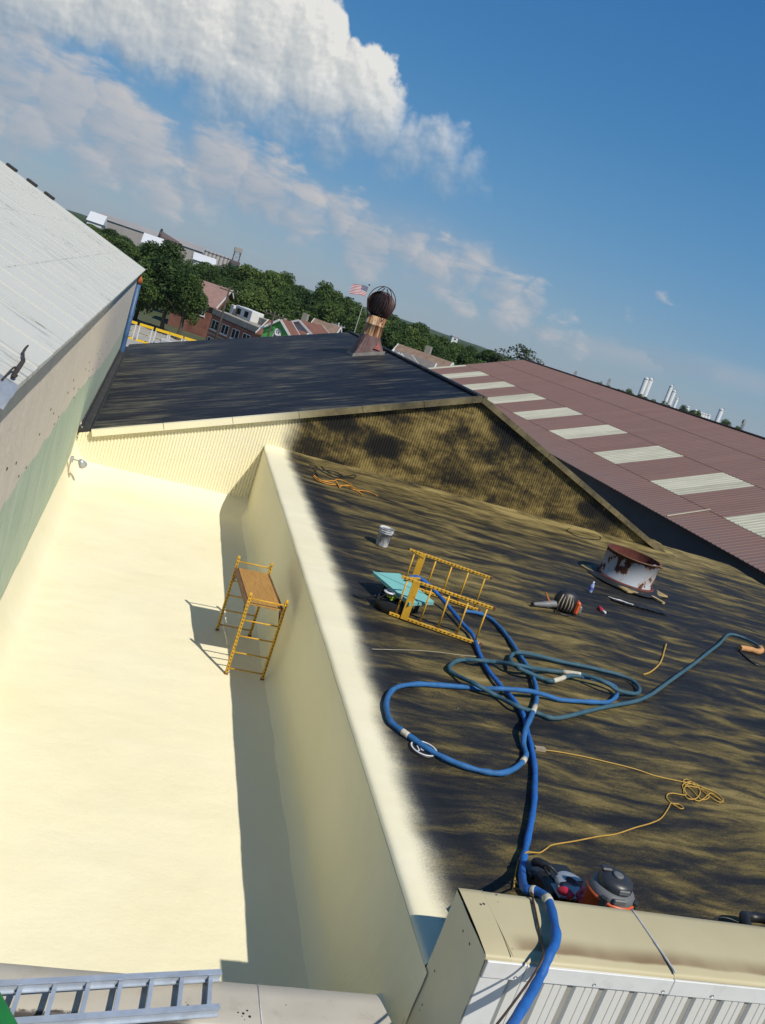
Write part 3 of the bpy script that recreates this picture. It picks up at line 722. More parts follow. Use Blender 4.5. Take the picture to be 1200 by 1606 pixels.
def build_parapet():
    def cop(x0, x1, name, dz=0.):
        b = MB(); prof = [(4.552, .50), (4.555, .59), (4.545, .602), (4.50, .606), (4.30, .607), (4.12, .600), (3.99, .588), (3.968, .578), (3.966, .56)]
        b.grid(lambda u, v: (x0 + (x1 - x0) * u, prof[round(v * 8)][0], prof[round(v * 8)][1] + dz + .004 * nz((x0 + (x1 - x0) * u) * 1.7, v * 3)), 40, 8)
        return b.build(name, M['coping'], par, True)
    cop(2.809, 2.987, 'coping', .004); cop(2.988, 4.203, 'coping', 0.); cop(4.204, 8.5, 'coping', .004)
    b = MB()
    pts = [(4.203 + .010 * nz(k, 3), 4.55 - k * .0292, .607 + .004 * nz(k * 3, 1)) for k in range(21)]
    b.tube(pts, [.007 + .010 * abs(nz(k * 1.7, 5)) for k in range(21)], 6); b.build('sealant_bead', M['sealant'], par, True)
    b = MB(); b.tube([(2.988 + .004 * nz(k, 8), 4.55 - k * .0292, .607) for k in range(21)], .004, 5); b.build('sealant_bead', M['coping'], par, True)
    # end face, foamed, bellying towards the low roof
    def ef(u, v):
        y = 3.968 + .583 * u; z = -2.2 + 2.785 * v
        k = max(0, (-.15 - z)) * u
        return (2.812 - .05 * k + .010 * fb(y * 2, z * 2, 3, 3), y + .0 * k, z)
    MB().grid(ef, 16, 40).build('end_face', M['end_foam'], par, True)
    MB().box((2.83, 4.0, -2.2), (8.5, 4.54, .49)).build('core_wall', M['wall_grey'], par, True)
    # flashing strips under the coping
    b = MB(); b.bbox((2.825, 3.952, .445), (3.10, 3.985, .565), .004); b.build('flashing', M['white_metal'], par, True)
    b = MB(); b.bbox((3.103, 3.950, .447), (4.205, 3.985, .562), .004); b.build('flashing', M['white_metal'], par, True)
    b = MB(); b.bbox((4.212, 3.954, .440), (8.5, 3.985, .560), .004); b.build('flashing', M['white_metal'], par, True)
    s = None
    for x in (3.05, 3.62, 4.15, 4.55, 5.1):
        q = MB().lathe([(0, 0), (.008, 0), (.010, .004)], 8) if s is None else None
        if s is None: s = q.build('screw', M['grey_zinc'], par); o = s
        else: o = s.copy(); col.objects.link(o); o.parent = par
        o.rotation_euler = (R(90), 0, 0); o.location = (x - 7, 3.948 - 4.2, .475 + 2)
    b = MB(); b.bbox((2.822, 3.962, -2.2), (3.02, 3.992, .443), .004); b.build('corner_trim', M['white_metal'], par, True)
    MB().box((3.0, 3.985, -2.2), (8.5, 3.995, .44)).build('siding_backing', M['siding_gap'], par, True)
    p0 = None
    prof = [(0, .018), (.012, 0), (.066, 0), (.070, .005), (.078, .005), (.082, 0), (.122, 0), (.126, .005), (.134, .005), (.138, 0), (.178, 0), (.190, .018)]
    for k in range(23):
        x = 3.035 + .2345 * k
        if p0 is None:
            b = MB(); v = [(px, dy, z) for z in (-2.2, .438) for (px, dy) in prof]; n = len(prof)
            b.add(v, [(i, i + 1, n + i + 1, n + i) for i in range(n - 1)]); p0 = b.build('siding_panel', M['siding'], par); o = p0
        else: o = p0.copy(); col.objects.link(o); o.parent = par
        o.location = (x - 7, 3.966 - 4.2, 2)
build_parapet()
curb = thing('low_parapet', 'low parapet with grey tar spotted coping at the bottom left under the ladder', 'parapet wall', (.8, 4.4, -2))
def build_curb():
    def cop(x0, x1, endcap=0):
        b = MB(); prof = [(4.552, -.40), (4.55, -.312), (4.542, -.303), (4.45, -.30), (4.32, -.300), (4.225, -.303), (4.205, -.312), (4.20, -.42)]
        def g(u, v):
            y, z = prof[round(v * 7)]; x = x0 + (x1 - x0) * u
            if endcap: x += u * (.075 * (4.55 - y) / .35)
            return (x, y, z + .003 * nz(x * 3, y * 4))
        b.grid(g, 24, 7); return b.build('coping', M['curb'], curb, True)
    cop(-1.0, 1.683); cop(1.690, 2.53, 1)
    b = MB(); b.tube([(1.687, 4.55, -.302), (1.685, 4.4, -.297), (1.684, 4.22, -.299)], .005, 6); b.build('sealant_bead', M['sealant'], curb, True)
    b = MB(); b.add([(2.529, 4.552, -.304), (2.604, 4.20, -.309), (2.604, 4.20, -2.), (2.529, 4.552, -2.)], [(0, 1, 2, 3)]); b.build('end_face', M['end_foam'], curb, True)
    MB().box((-1.0, 4.23, -2.2), (2.52, 4.53, -.33)).build('core_wall', M['wall_grey'], curb, True)
    b = MB(); b.grid(lambda u, v: (-1. + 2.3 * u, 4.195 - .12 * v + .01 * nz(u * 9, v * 5), -.36 - .55 * v), 12, 6); b.build('blue_sheet', M['blue_sheet'], curb, True)
build_curb()

# ================================================================== things on the roofs
def mk_yellow(name='yellow_steel', c=(.60, .335, .030)):
    n = NB(name, .5, 0, .4)
    a = n.noise(n.obj, 14, 5, .65)
    cc = n.ramp(n.noise(n.obj, 3, 4), [(.3, tuple(q * .85 for q in c)), (.7, tuple(min(1, q * 1.12) for q in c))])
    return n.done(n.mix(n.step(a, .58, .72), cc, (.16, .07, .02)), None, n.bump(a, .1, .003))
M['yellow'] = mk_yellow()
M['rail_brown'] = plain('rusty_brown_steel', (.14, .065, .028), .65, 0, .3, 9, .1)
def mk_ply():
    n = NB('worn_plywood', .75, 0, .3)
    g = n.noise(n.mapv(n.obj, (9, 1.2, 1)), 4, 5, .65); p = n.noise(n.obj, 4, 5, .7)
    c = n.ramp(g, [(.3, (.30, .155, .038)), (.7, (.44, .245, .070))])
    return n.done(n.mix(n.step(p, .62, .72), c, (.60, .46, .24)), None, n.bump(g, .2, .004))
M['plywood'] = mk_ply()
def make_scaffold(name, label, loc, mat, platform=True, scale=1.):
    t = thing(name, label, 'scaffold')
    W, Ln, H = .56, 1.56, 1.34
    for sy in (-1, 1):
        for sx in (-1, 1):
            b = MB(); b.bbox((sx * W / 2 - .021, sy * Ln / 2 - .021, 0), (sx * W / 2 + .021, sy * Ln / 2 + .021, H), .004)
            leg = b.build('leg', M['yellow'], t)
            h = MB()
            for k in range(22):
                z = .06 + k * .058
                h.box((sx * W / 2 - .008, sy * Ln / 2 - .0225, z), (sx * W / 2 + .008, sy * Ln / 2 - .0215, z + .022))
                h.box((sx * (W / 2 + .0215) - .0008, sy * Ln / 2 - .008, z), (sx * (W / 2 + .0215) + .0008, sy * Ln / 2 + .008, z + .022))
            o = h.build('pin_holes', M['black_metal'], leg); o['kind'] = 'stuff'
            f = MB(); f.box((sx * W / 2 - .026, sy * Ln / 2 - .026, -.004), (sx * W / 2 + .026, sy * Ln / 2 + .026, .03)); f.build('foot', M['rail_brown'], leg)
        for z in (.10, .37, .64, .90, 1.25):
            b = MB(); b.tube([(-W / 2 + .02, sy * Ln / 2, z), (W / 2 - .02, sy * Ln / 2, z)], .0125, 8); b.build('rung', M['yellow'], t)
    for sx in (-1, 1):
        x = sx * (W / 2 - .005)
        b = MB()
        if platform:
            b.bbox((x - .018, -Ln / 2 + .03, 1.075), (x + .018, Ln / 2 - .03, 1.155), .004)
        elif sx < 0:
            b.bbox((x - .012, -Ln / 2 + .0, 1.10), (x + .012, Ln / 2 - .0, 1.14), .004)
        if b.v: b.build('side_beam', M['rail_brown'] if platform else M['yellow'], t)
        for sy in (-1, 1):
            b = MB(); b.bar((x - sx * .0, sy * (Ln / 2 - .22), 1.09), (x, sy * (Ln / 2 - .02), .92 if platform else 1.30), .022, .022); b.build('brace', M['rail_brown'] if platform else M['yellow'], t)
    if not platform:
        for sy in (-1, 1):
            b = MB(); b.bbox((-W / 2 - .015, sy * Ln / 2 - .038, 1.07), (W / 2 + .015, sy * Ln / 2 - .023, 1.175), .004); b.build('cross_beam', M['yellow'], t)
    if platform:
        b = MB(); b.bbox((-W / 2 + .03, -Ln / 2 + .04, 1.135), (W / 2 - .03, Ln / 2 - .04, 1.16), .004); b.build('plywood_deck', M['plywood'], t)
    return t
sca = make_scaffold('scaffold', 'yellow rolling scaffold standing upright on the cream roof with a plywood deck', (0, 0, 0), None, True)
sca.location = (2.545, 12.68, -1.722); sca.rotation_euler = (0, 0, .04)
tip = make_scaffold('scaffold', 'yellow scaffold frame tipped on its side on the black roof without a deck', (0, 0, 0), None, False)
ax = Vector((-.942, .336, 0)).normalized(); ay = Vector((.336, .942, 0)).normalized()
mt = Matrix((( 0, ay.x, ax.x, 5.78), (0, ay.y, ax.y, 11.50), (1, 0, 0, .325), (0, 0, 0, 1))) @ Matrix.Diagonal((1.03, 1.06, 1.05, 1))
tip.matrix_world = mt

# ladder resting on the low parapet
M['alu'] = plain('dull_aluminium', (.40, .45, .52), .45, .35, .14, 8, .06, .5, (.50, .52, .53), .5)
lad = thing('ladder', 'grey metal ladder lying across the low parapet at the bottom left', 'ladder', (.6, 4.3, -.28))
def build_ladder():
    A0, A1 = Vector((1.425, 4.548, -.262)), Vector((-.75, 4.06, -.15))
    B0, B1 = Vector((1.40, 4.275, -.262)), Vector((-.78, 3.79, -.15))
    for a, c in ((A0, A1), (B0, B1)):
        b = MB(); b.bar(a, c, .012, .062); o = b.build('rail', M['alu'], lad, True)
        s = (c - a).normalized().cross(Vector((0, 0, 1)))
        for dz in (.029, -.029):
            q = MB(); q.bar(a + Vector((0, 0, dz)) + s * .0, c + Vector((0, 0, dz)), .04, .007); q.build('rail_flange', M['alu'], o, True)
    for k in range(12):
        t = .03 + k * .0865
        b = MB(); b.bar(A0.lerp(A1, t), B0.lerp(B1, t), .026, .026); b.build('rung', M['alu'], lad, True)
build_ladder()
M['green'] = plain('green_plastic', (.015, .16, .035), .45, 0, .1, 4, .05)
b = MB(); b.bbox((-.45, -.60, -.03), (.0, .22, .03), .012, 0, Matrix.Rotation(.56, 4, 'Z'))
g = b.build('plastic_panel', M['green']); g.location = (.185, 4.01, -.10); tag(g, 'bright green plastic panel at the bottom left corner beside the ladder', 'panel')

# five gallon pail
def mk_splat(name, c1, c2, th=.55):
    n = NB(name, .6); f = n.step(n.noise(n.obj, 11, 5, .65), th - .04, th + .04); return n.done(n.mix(f, c1, c2))
M['pail'] = mk_splat('splashed_plastic', (.30, .31, .33), (.55, .55, .54), .5)
M['pail_in'] = plain('pail_inside', (.10, .10, .11), .7)
pb = (4.944, 14.824, 0.000)
pail = thing('bucket', 'grey splashed plastic bucket standing near the far end of the black roof', 'bucket', pb); pail.scale = (.9, .9, .98)
MB().lathe([(0, .004), (.125, .004), (.128, .02), (.148, .27), (.157, .272), (.157, .285), (.150, .287), (.150, .305), (.160, .307), (.160, .322), (.152, .324), (.153, .352), (.160, .354), (.160, .366), (.150, .366), (.147, .33), (.128, .04), (0, .04)], 28).build('body', M['pail'], pail)
MB().lathe([(.146, .325), (0, .325)], 28).build('contents', M['pail_in'], pail)
MB().tube([(.163 * math.cos(a), .163 * math.sin(a) , .30 - .10 * math.sin((a + .9) / 3.14 * 3.14) ) for a in [-.9 + 3.14 * k / 14 for k in range(15)]], .004, 6).build('handle', M['grey_zinc'], pail)

# open vent drum
def mk_rust(name, paint, rust, z0, z1, bias=0.):
    n = NB(name, .55)
    a = n.noise(n.mapv(n.obj, (1, 1, .7)), 3.0, 6, .62, .3)
    edge = n.step(n.math('ABSOLUTE', n.math('SUBTRACT', n.math('DIVIDE', n.math('SUBTRACT', n.N_z, z0), z1 - z0), .5)), .36, .5, 0., .17) if hasattr(n, 'N_z') else 0.
    v = n.math('ADD', n.math('ADD', a, edge), bias)
    f = n.step(v, .55, .575)
    r = n.ramp(n.noise(n.obj, 14, 4, .6), [(.3, tuple(q * .55 for q in rust)), (.7, rust)])
    h = n.step(v, .50, .55); c = n.mix(h, paint, tuple(.55 * p + .45 * q for p, q in zip(paint, (.45, .25, .12))))
    return n.done(n.mix(f, c, r), n.step(f, 0, 1, .4, .85), n.bump(f, .3, .006))
def NB_z(): 
    pass
_old = NB.__init__
def _init(s, *a, **k):
    _old(s, *a, **k); sp = s.N.new('ShaderNodeSeparateXYZ'); s.L.new(s.obj, sp.inputs[0]); s.N_x, s.N_y, s.N_z = sp.outputs
NB.__init__ = _init
M['drum'] = mk_rust('rusty_white_paint', (.43, .455, .48), (.10, .030, .014), 0., .68, -.005)
M['drum_in'] = plain('rusty_red_inside', (.115, .032, .022), .85, 0, .3, 6, .3, .3, (.06, .025, .018), .7)
M['torn'] = plain('torn_black_membrane', (.012, .012, .013), .55, 0, .3, 8, .3)
M['gold_foam'] = plain('gold_foam', (.30, .22, .09), .7, 0, .25, 6, .2)
M['wood'] = plain('weathered_timber', (.40, .29, .13), .8, 0, .2, 7, .2)
dr = thing('vent_drum', 'rusty white open topped vent drum on the black roof near the red roof', 'roof vent', (11.55, 16.95, 0))
MB().lathe([(.665, .06), (.64, .075), (.625, .10), (.625, .66), (.638, .665), (.638, .69), (.612, .692)], 48).build('shell', M['drum'], dr)
MB().lathe([(.612, .692), (.605, .66), (.600, .12), (0, .12)], 48).build('inner_shell', M['drum_in'], dr)
MB().lathe([(.640, .672), (.644, .682), (.638, .692), (.61, .694)], 48).build('rim', M['rail_brown'], dr)
MB().lathe([(.668, .058), (.70, .065), (.695, .085), (.645, .105)], 48).build('base_flange', M['drum_in'], dr)
b = MB(); b.bar((.30, -.40, .60), (.52, -.30, .63), .22, .012); b.build('damper_plate', M['drum'], dr)
b = MB()
def skirt(u, v):
    a = 2 * math.pi * u; r = .64 + .27 * v + (.07 * nz(math.cos(a) * 2.4, math.sin(a) * 2.4, 3) + .05 * max(abs(math.cos(a)), abs(math.sin(a)))) * v
    return (r * math.cos(a), r * math.sin(a), .085 - .055 * v + .02 * nz(u * 20, v * 4))
b.grid(skirt, 64, 6); b.build('curb_skirt', M['torn'], dr)
b = MB(); b.bbox((-.75, -.75, .0), (.75, .75, .055), .02, 0, Matrix.Rotation(R(20), 4, 'Z')); b.build('curb', M['gold_foam'], dr)
pl = MB(); a_ = Vector((11.832, 16.297, 0.030)); c_ = Vector((11.964, 15.848, 0.030)); pl.bar(a_, c_, .09, .04); tag(pl.build('plank', M['wood']), 'short yellowish timber plank poking out from under the vent drum', 'plank')
# torn strips of membrane beside the drum
M['foil'] = plain('torn_foil', (.33, .33, .34), .4, .2, .3, 20, .2)
b = MB()
P0 = Vector((10.180, 15.141, 0.030)); P1 = Vector((11.541, 15.057, 0.030))
def strip(u, v):
    p = P0.lerp(P1, u); return (p.x + .05 * nz(u * 7, 1), p.y + (v - .5) * (.34 - .1 * u) + .07 * nz(u * 9, v), .03 + .035 * abs(nz(u * 11, v * 3, 4)))
b.grid(strip, 40, 5); tag(b.build('torn_membrane', M['torn']), 'crumpled strip of torn black membrane in front of the vent drum', 'debris')
b = MB(); Q0 = Vector((10.018, 15.013, 0.060)); Q1 = Vector((10.562, 14.871, 0.060))
b.tube([Q0.lerp(Q1, k / 12) + Vector((.03 * nz(k, 1), .05 * nz(k * 1.3, 2), .02)) for k in range(13)], [.012 + .02 * abs(nz(k * .9, 7)) for k in range(13)], 6)
tag(b.build('foil_strip', M['foil']), 'crumpled pale foil strip lying on the torn black membrane', 'debris')

# back-pack blower
M['blk'] = plain('black_plastic', (.014, .014, .015), .45, 0, .2, 6, .04)
M['orange'] = plain('orange_plastic', (.60, .10, .022), .45, 0, .1, 4, .03)
M['grey_pl'] = plain('grey_plastic', (.17, .17, .17), .5, 0, .1, 6, .03)
M['beige_pl'] = plain('tan_webbing', (.30, .24, .17), .8, 0, .15, 12, .1)
bp = (8.223, 13.498, 0.000)
bl = thing('backpack_blower', 'black and orange backpack blower lying with its grey tube to the left', 'leaf blower', bp, R(-8))
def build_blower():
    b = MB(); b.lathe([(0, .40), (.10, .395), (.20, .34), (.245, .22), (.235, .10), (.18, .01), (0, 0)], 20); v = [(p[0] * .95, p[1] * .62, p[2]) for p in b.v]; b.v = v
    b.build('pack_body', M['blk'], bl)
    for k in range(5):
        x = -.16 + k * .06
        q = MB(); q.tube([(x, -.150 + abs(x) * .25, .05), (x * 1.05, -.168 + abs(x) * .3, .18), (x * .8, -.12 + abs(x) * .2, .33)], .013, 6); q.build('strap_rib', M['beige_pl'], bl)
    b = MB(); b.bbox((.16, -.15, .03), (.245, .14, .28), .03); b.build('engine_cover', M['orange'], bl)
    b = MB(); b.bbox((.24, -.10, .05), (.31, .10, .20), .02); b.build('muffler_guard', M['grey_pl'], bl)
    b = MB(); b.tube(spline([(-.18, -.05, .10), (-.28, -.08, .09), (-.38, -.12, .07), (-.54, -.20, .055), (-.68, -.28, .05)], 5), [.06 + .008 * (k % 2) for k in range(11)] + [.055 - .003 * k for k in range(10)], 12); b.build('blower_tube', M['grey_pl'], bl)
    b = MB(); b.tube([(-.68, -.28, .05), (-.71, -.295, .05)], .035, 10); b.build('tube_tip', M['blk'], bl)
    b = MB(); b.tube(spline([(-.34, -.13, .12), (-.40, -.06, .20), (-.44, -.04, .26)], 4), .018, 8); b.build('throttle_handle', M['rust_orange'], bl)
    b = MB(); b.tube(spline([(-.15, -.12, .05), (-.2, -.26, .03), (-.05, -.30, .02), (.08, -.24, .03)], 6), .014, 6); b.build('shoulder_strap', M['blk'], bl)
build_blower()
# bottle and marker can
M['clear_blue'] = plain('bluish_bottle_plastic', (.30, .36, .55), .2, 0, .15, 12)
M['white_pl'] = plain('white_plastic', (.62, .62, .62), .4, 0, .05, 5)
M['red_pl'] = plain('red_plastic', (.50, .025, .05), .4, 0, .08, 5)
bt = thing('water_bottle', 'small blue and clear water bottle between the backpack blower and the vent drum', 'bottle', (9.756, 15.286, 0.000))
MB().lathe([(0, 0), (.042, .004), (.045, .02), (.045, .14), (.040, .17), (.018, .21), (.018, .22), (0, .22)], 14).build('body', M['clear_blue'], bt)
MB().lathe([(.021, .218), (.021, .245), (0, .246)], 10).build('cap', M['white_pl'], bt)
MB().lathe([(.0465, .06), (.0465, .12)], 14).build('paper_band', plain('bottle_band', (.10, .12, .42), .5), bt)
mk = thing('marker_can', 'small red and white marker lying on the black roof below the vent drum', 'marker', (9.378, 14.044, 0.030))
d0 = Vector((9.396, 14.211, 0.030)) - Vector((9.378, 14.044, 0.030)); d1 = Vector((9.409, 13.967, 0.030)) - Vector((9.378, 14.044, 0.030))
MB().tube([d0, d0 * .1], .04, 10).build('cap', M['red_pl'], mk); MB().tube([d0 * .1, d1], .022, 10).build('body', M['white_pl'], mk)

# teal foam board propped over the black tool bag
M['teal'] = plain('teal_foam_board', (.19, .47, .43), .65, 0, .07, 5, .05)
M['teal_edge'] = plain('teal_foam_edge', (.16, .37, .35), .8, 0, .1, 30, .2)
tb = thing('foam_board', 'teal foam board table top propped beside the tipped yellow scaffold', 'board', (4.45, 11.72, 0))
def build_board():
    c = [Vector(p) - Vector((4.45, 11.72, 0)) for p in ((4.05, 12.11, .30), (4.56, 12.36, .30), (4.86, 11.37, .30), (4.37, 11.05, .30))]
    dn = Vector((0, 0, -.05)); b = MB(); b.add(c, [(0, 3, 2, 1)]); b.add([p + dn for p in c], [(0, 1, 2, 3)], 1)
    for i in range(4):
        j = (i + 1) % 4; b.add([c[i], c[j], c[j] + dn, c[i] + dn], [(0, 1, 2, 3)], 1)
    b.build('board_panel', [M['teal'], M['teal_edge']], tb)
    for (x, y) in ((-.22, .18), (.24, -.20), (-.02, -.42), (.05, .45)):
        q = MB(); q.bar((x, y, 0), (x, y, .245), .05, .05, 0, (0, 1, 0)); q.build('leg', M['blk'], tb)
    q = MB(); q.bar((-.40, .42, .305), (.30, -.10, .305), .012, .006); q.build('score_line', M['teal_edge'], tb)
build_board()
bag = thing('tool_bag', 'open black tool bag at the left end of the tipped scaffold', 'bag', (4.241, 11.334, 0.000), R(-20))
def build_bag():
    b = MB()
    def g(u, v):
        a = 2 * math.pi * u; e = .72; cx = math.copysign(abs(math.cos(a)) ** e, math.cos(a)); cy = math.copysign(abs(math.sin(a)) ** e, math.sin(a))
        s = [.86, 1.0, 1.03, 1.0, .93, .88][round(v * 5)]; z = [0.0, .02, .10, .17, .215, .20][round(v * 5)]
        return (.25 * s * cx, .15 * s * cy, z + (.012 * nz(u * 14, v * 3) if v > .3 else 0))
    b.grid(g, 36, 5); b.build('bag_body', M['blk'], bag)
    b = MB(); b.add([(.225 * math.cos(2 * math.pi * k / 20), .13 * math.sin(2 * math.pi * k / 20), .13) for k in range(20)], [tuple(range(20))]); b.build('bag_lining', M['torn'], bag)
    b = MB(); b.tube(spline([(-.20, -.16, .20), (-.12, -.20, .30), (.10, -.20, .30), (.18, -.16, .20)], 5), .013, 6); b.build('bag_handle', M['blk'], bag)
    b = MB(); b.tube(spline([(-.28, .02, .16), (-.45, .05, .05), (-.60, .16, .012)], 6), .012, 6); b.build('shoulder_strap', M['blk'], bag)
build_bag()
M['lime'] = plain('lime_green_plastic', (.36, .52, .035), .4, 0, .08, 5)
tg = thing('cordless_tool', 'lime green cordless tool standing in the black tool bag', 'power tool', Vector((4.241, 11.334, 0.000)) + Vector((-.03, .03, .16)))
MB().bbox((-.10, -.035, .04), (.07, .035, .12), .02).build('motor_housing', M['lime'], tg)
b = MB(); b.bbox((-.03, -.03, -.07), (.03, .03, .05), .012, 0, Matrix.Rotation(.25, 4, 'Y')); b.build('grip', M['lime'], tg)
MB().tube([(.07, 0, .08), (.13, 0, .08)], [.028, .018], 10).build('chuck', M['blk'], tg)
MB().lathe([(.05, .115), (.085, .12), (.088, .135), (.05, .14)], 16, (-.07, 0, 0)).build('blade_guard', M['white_pl'], tg)
rd = MB().bbox((-.04, -.03, -.03), (.04, .03, .03), .012).build('tape_roll', M['red_pl']); rd.location = Vector((4.503, 11.473, 0.000)) + Vector((0, 0, .19)); tag(rd, 'small red tape roll on the edge of the tool bag under the scaffold', 'tape roll')

# spray hoses
def mk_hose(name, c, c2):
    n = NB(name, .62, 0, .3)
    w = n.noise(n.pos, 9, 4, .6); s = n.noise(n.pos, 1.1, 3)
    cc = n.ramp(w, [(.3, tuple(q * .8 for q in c)), (.7, tuple(min(1, q * 1.15) for q in c))])
    return n.done(n.mix(n.math('MULTIPLY', n.step(s, .5, .7), .55), cc, c2), None, n.bump(n.noise(n.pos, 24, 4, .6), .5, .012))
M['hose_blue'] = mk_hose('hose_blue', (.017, .112, .37), (.02, .085, .25))
M['hose_mid'] = mk_hose('hose_blue_worn', (.028, .125, .31), (.04, .11, .21))
M['hose_teal'] = mk_hose('hose_teal', (.038, .098, .135), (.06, .11, .125))
M['tape'] = plain('masking_tape', (.50, .46, .36), .6, 0, .12, 14)
M['wrap'] = plain('orange_wrap', (.50, .25, .09), .7, 0, .3, 25, .3)
HR = .031
def hose(name, label, pts, mat, r=HR, twist=0.):
    t = thing(name, label, 'hose', pts[0])
    path = spline(pts, 7)
    rr = [r * (1 + .05 * math.sin(i * .9 + twist) + .20 * nz(i * .31, twist, 2)) for i in range(len(path))]
    MB().tube(path, rr, 12).build('hose_body', mat, t, True)
    return t, path
def band(t, path, i, n, mat=None, k=1.12):
    seg = path[i:i + n]; MB().tube(seg, HR * k, 12).build('tape_band', mat or M['tape'], t, True)
hA = [(2.453, 3.100, 0.819), (2.767, 3.450, 0.621), (3.017, 3.720, 0.566), (3.143, 3.860, 0.582), (3.196, 3.930, 0.664), (3.307, 4.060, 0.678), (3.409, 4.295, 0.655), (3.446, 4.462, 0.660), (3.429, 4.570, 0.635), (3.402, 4.620, 0.606), (3.420, 4.720, 0.541)] + [(3.845, 5.404, 0.160), (4.019, 5.708, 0.080), (4.217, 6.046, 0.046), (4.395, 6.359, 0.046), (4.591, 6.723, 0.046), (4.719, 7.001, 0.046), (4.898, 7.393, 0.046), (5.068, 7.883, 0.046), (5.162, 8.212, 0.046), (5.299, 8.668, 0.046), (5.321, 9.039, 0.046), (5.281, 9.393, 0.046), (5.264, 9.835, 0.046), (5.329, 10.347, 0.046), (5.447, 10.963, 0.060), (5.407, 11.309, 0.070), (5.371, 11.604, 0.090), (5.312, 11.955, 0.120), (5.201, 12.198, 0.180), (4.960, 12.120, 0.320), (4.769, 12.050, 0.400), (4.673, 12.069, 0.380), (4.580, 11.980, 0.360)]
tA, pA = hose('spray_hose', 'bright blue spray hose running over the parapet and up to the tipped scaffold', hA, M['hose_blue'])
band(tA, pA, 48, 4); band(tA, pA, 59, 4)
hB = [(5.677, 12.031, 0.050), (5.970, 12.083, 0.050), (6.126, 11.944, 0.046), (6.174, 11.576, 0.046), (6.147, 11.100, 0.046), (6.088, 10.579, 0.046), (6.041, 10.156, 0.046), (5.920, 9.659, 0.046), (5.690, 9.124, 0.046), (5.329, 8.525, 0.100), (5.075, 8.128, 0.130), (4.963, 7.881, 0.060), (4.896, 7.638, 0.046), (4.679, 7.368, 0.046), (4.438, 7.185, 0.046), (4.237, 7.142, 0.046), (3.997, 7.179, 0.046), (3.811, 7.265, 0.046), (3.667, 7.376, 0.046), (3.537, 7.542, 0.046), (3.431, 7.683, 0.046), (3.346, 7.862, 0.046), (3.383, 8.187, 0.046), (3.501, 8.506, 0.046), (3.673, 8.738, 0.046), (3.941, 8.905, 0.046), (4.202, 8.991, 0.046), (4.580, 9.088, 0.046), (4.915, 9.160, 0.050), (5.200, 9.113, 0.130), (5.588, 9.202, 0.130), (5.906, 9.328, 0.070), (6.132, 9.335, 0.046), (6.417, 9.396, 0.046), (6.721, 9.481, 0.046), (7.040, 9.596, 0.046), (7.340, 9.887, 0.046), (7.425, 10.084, 0.080), (7.303, 10.154, 0.100), (7.136, 10.185, 0.100), (6.881, 10.191, 0.100)]
tB, pB = hose('spray_hose', 'mid blue spray hose looping out to the left beside the cream edge', hB, M['hose_mid'], HR, 1.3)
band(tB, pB, 58, 4); band(tB, pB, 136, 5); band(tB, pB, 86, 3)
hC = [(6.881, 10.191, 0.100), (6.682, 10.159, 0.080), (6.397, 9.948, 0.070), (6.243, 9.888, 0.050), (6.129, 9.943, 0.046), (5.851, 9.859, 0.120), (5.709, 9.894, 0.140), (5.748, 10.202, 0.090), (5.919, 10.538, 0.060), (6.035, 10.561, 0.110), (6.387, 10.683, 0.080), (6.810, 10.744, 0.046), (7.211, 10.767, 0.046), (7.605, 10.762, 0.046), (7.916, 10.721, 0.046), (8.045, 10.565, 0.046), (7.992, 10.324, 0.046), (7.800, 10.115, 0.046), (7.388, 9.956, 0.100), (7.196, 9.999, 0.150), (7.053, 10.078, 0.160), (6.841, 10.224, 0.110), (6.466, 10.293, 0.046), (5.976, 9.966, 0.150), (5.654, 9.907, 0.170), (5.467, 10.121, 0.060), (5.169, 9.913, 0.120), (4.932, 9.977, 0.046), (4.729, 9.796, 0.046), (4.612, 9.583, 0.046), (4.659, 9.425, 0.046), (4.786, 9.062, 0.130), (5.080, 9.048, 0.046), (5.236, 8.737, 0.100), (5.547, 8.784, 0.046), (5.727, 8.722, 0.046), (5.998, 8.845, 0.046), (6.493, 9.161, 0.046), (7.018, 9.482, 0.046), (7.614, 9.822, 0.046), (8.103, 10.190, 0.046), (8.639, 10.674, 0.046), (9.303, 11.280, 0.046), (10.110, 12.011, 0.046), (11.084, 12.922, 0.046), (11.910, 13.690, 0.046), (12.526, 14.311, 0.046), (12.825, 14.580, 0.046), (13.051, 14.656, 0.046), (13.246, 14.557, 0.046), (13.336, 14.347, 0.046), (13.291, 14.142, 0.046)]
tC, pC = hose('spray_hose', 'worn teal spray hose coiled on the black roof and reaching right', hC, M['hose_teal'], HR * .95, 2.1)
band(tC, pC, 10, 9); band(tC, pC, 146, 6)
hD = [(13.278, 14.128, 0.050), (13.179, 13.963, 0.050), (12.953, 13.802, 0.050), (12.776, 13.826, 0.050), (12.468, 13.760, 0.050)]
D_ = MB().tube(spline(hD, 6), .06, 10).build('hose_end_wrap', M['wrap'], tC, True)
hE = [(12.562, 13.865, 0.020), (12.364, 13.542, 0.020), (12.287, 13.199, 0.020), (12.295, 13.011, 0.020), (12.548, 13.036, 0.020), (13.116, 13.247, 0.020)]
MB().tube(spline(hE, 6), .02, 6).build('whip_line', M['blk'], tC, True)
# thin dark lines taped along the bright hose at the parapet
b = MB(); b.tube(spline([(3.827, 5.413, 0.020), (3.391, 4.600, 0.600), (3.357, 4.496, 0.620), (3.291, 4.261, 0.620), (3.251, 4.106, 0.615), (3.137, 3.900, 0.686), (3.044, 3.800, 0.630), (2.747, 3.500, 0.673), (2.549, 3.300, 0.727)], 8), .008, 6)
tag(b.build('thin_cable', plain('brown_cable', (.05, .028, .018), .6)), 'thin brown cable hanging over the parapet beside the blue hose', 'cable')

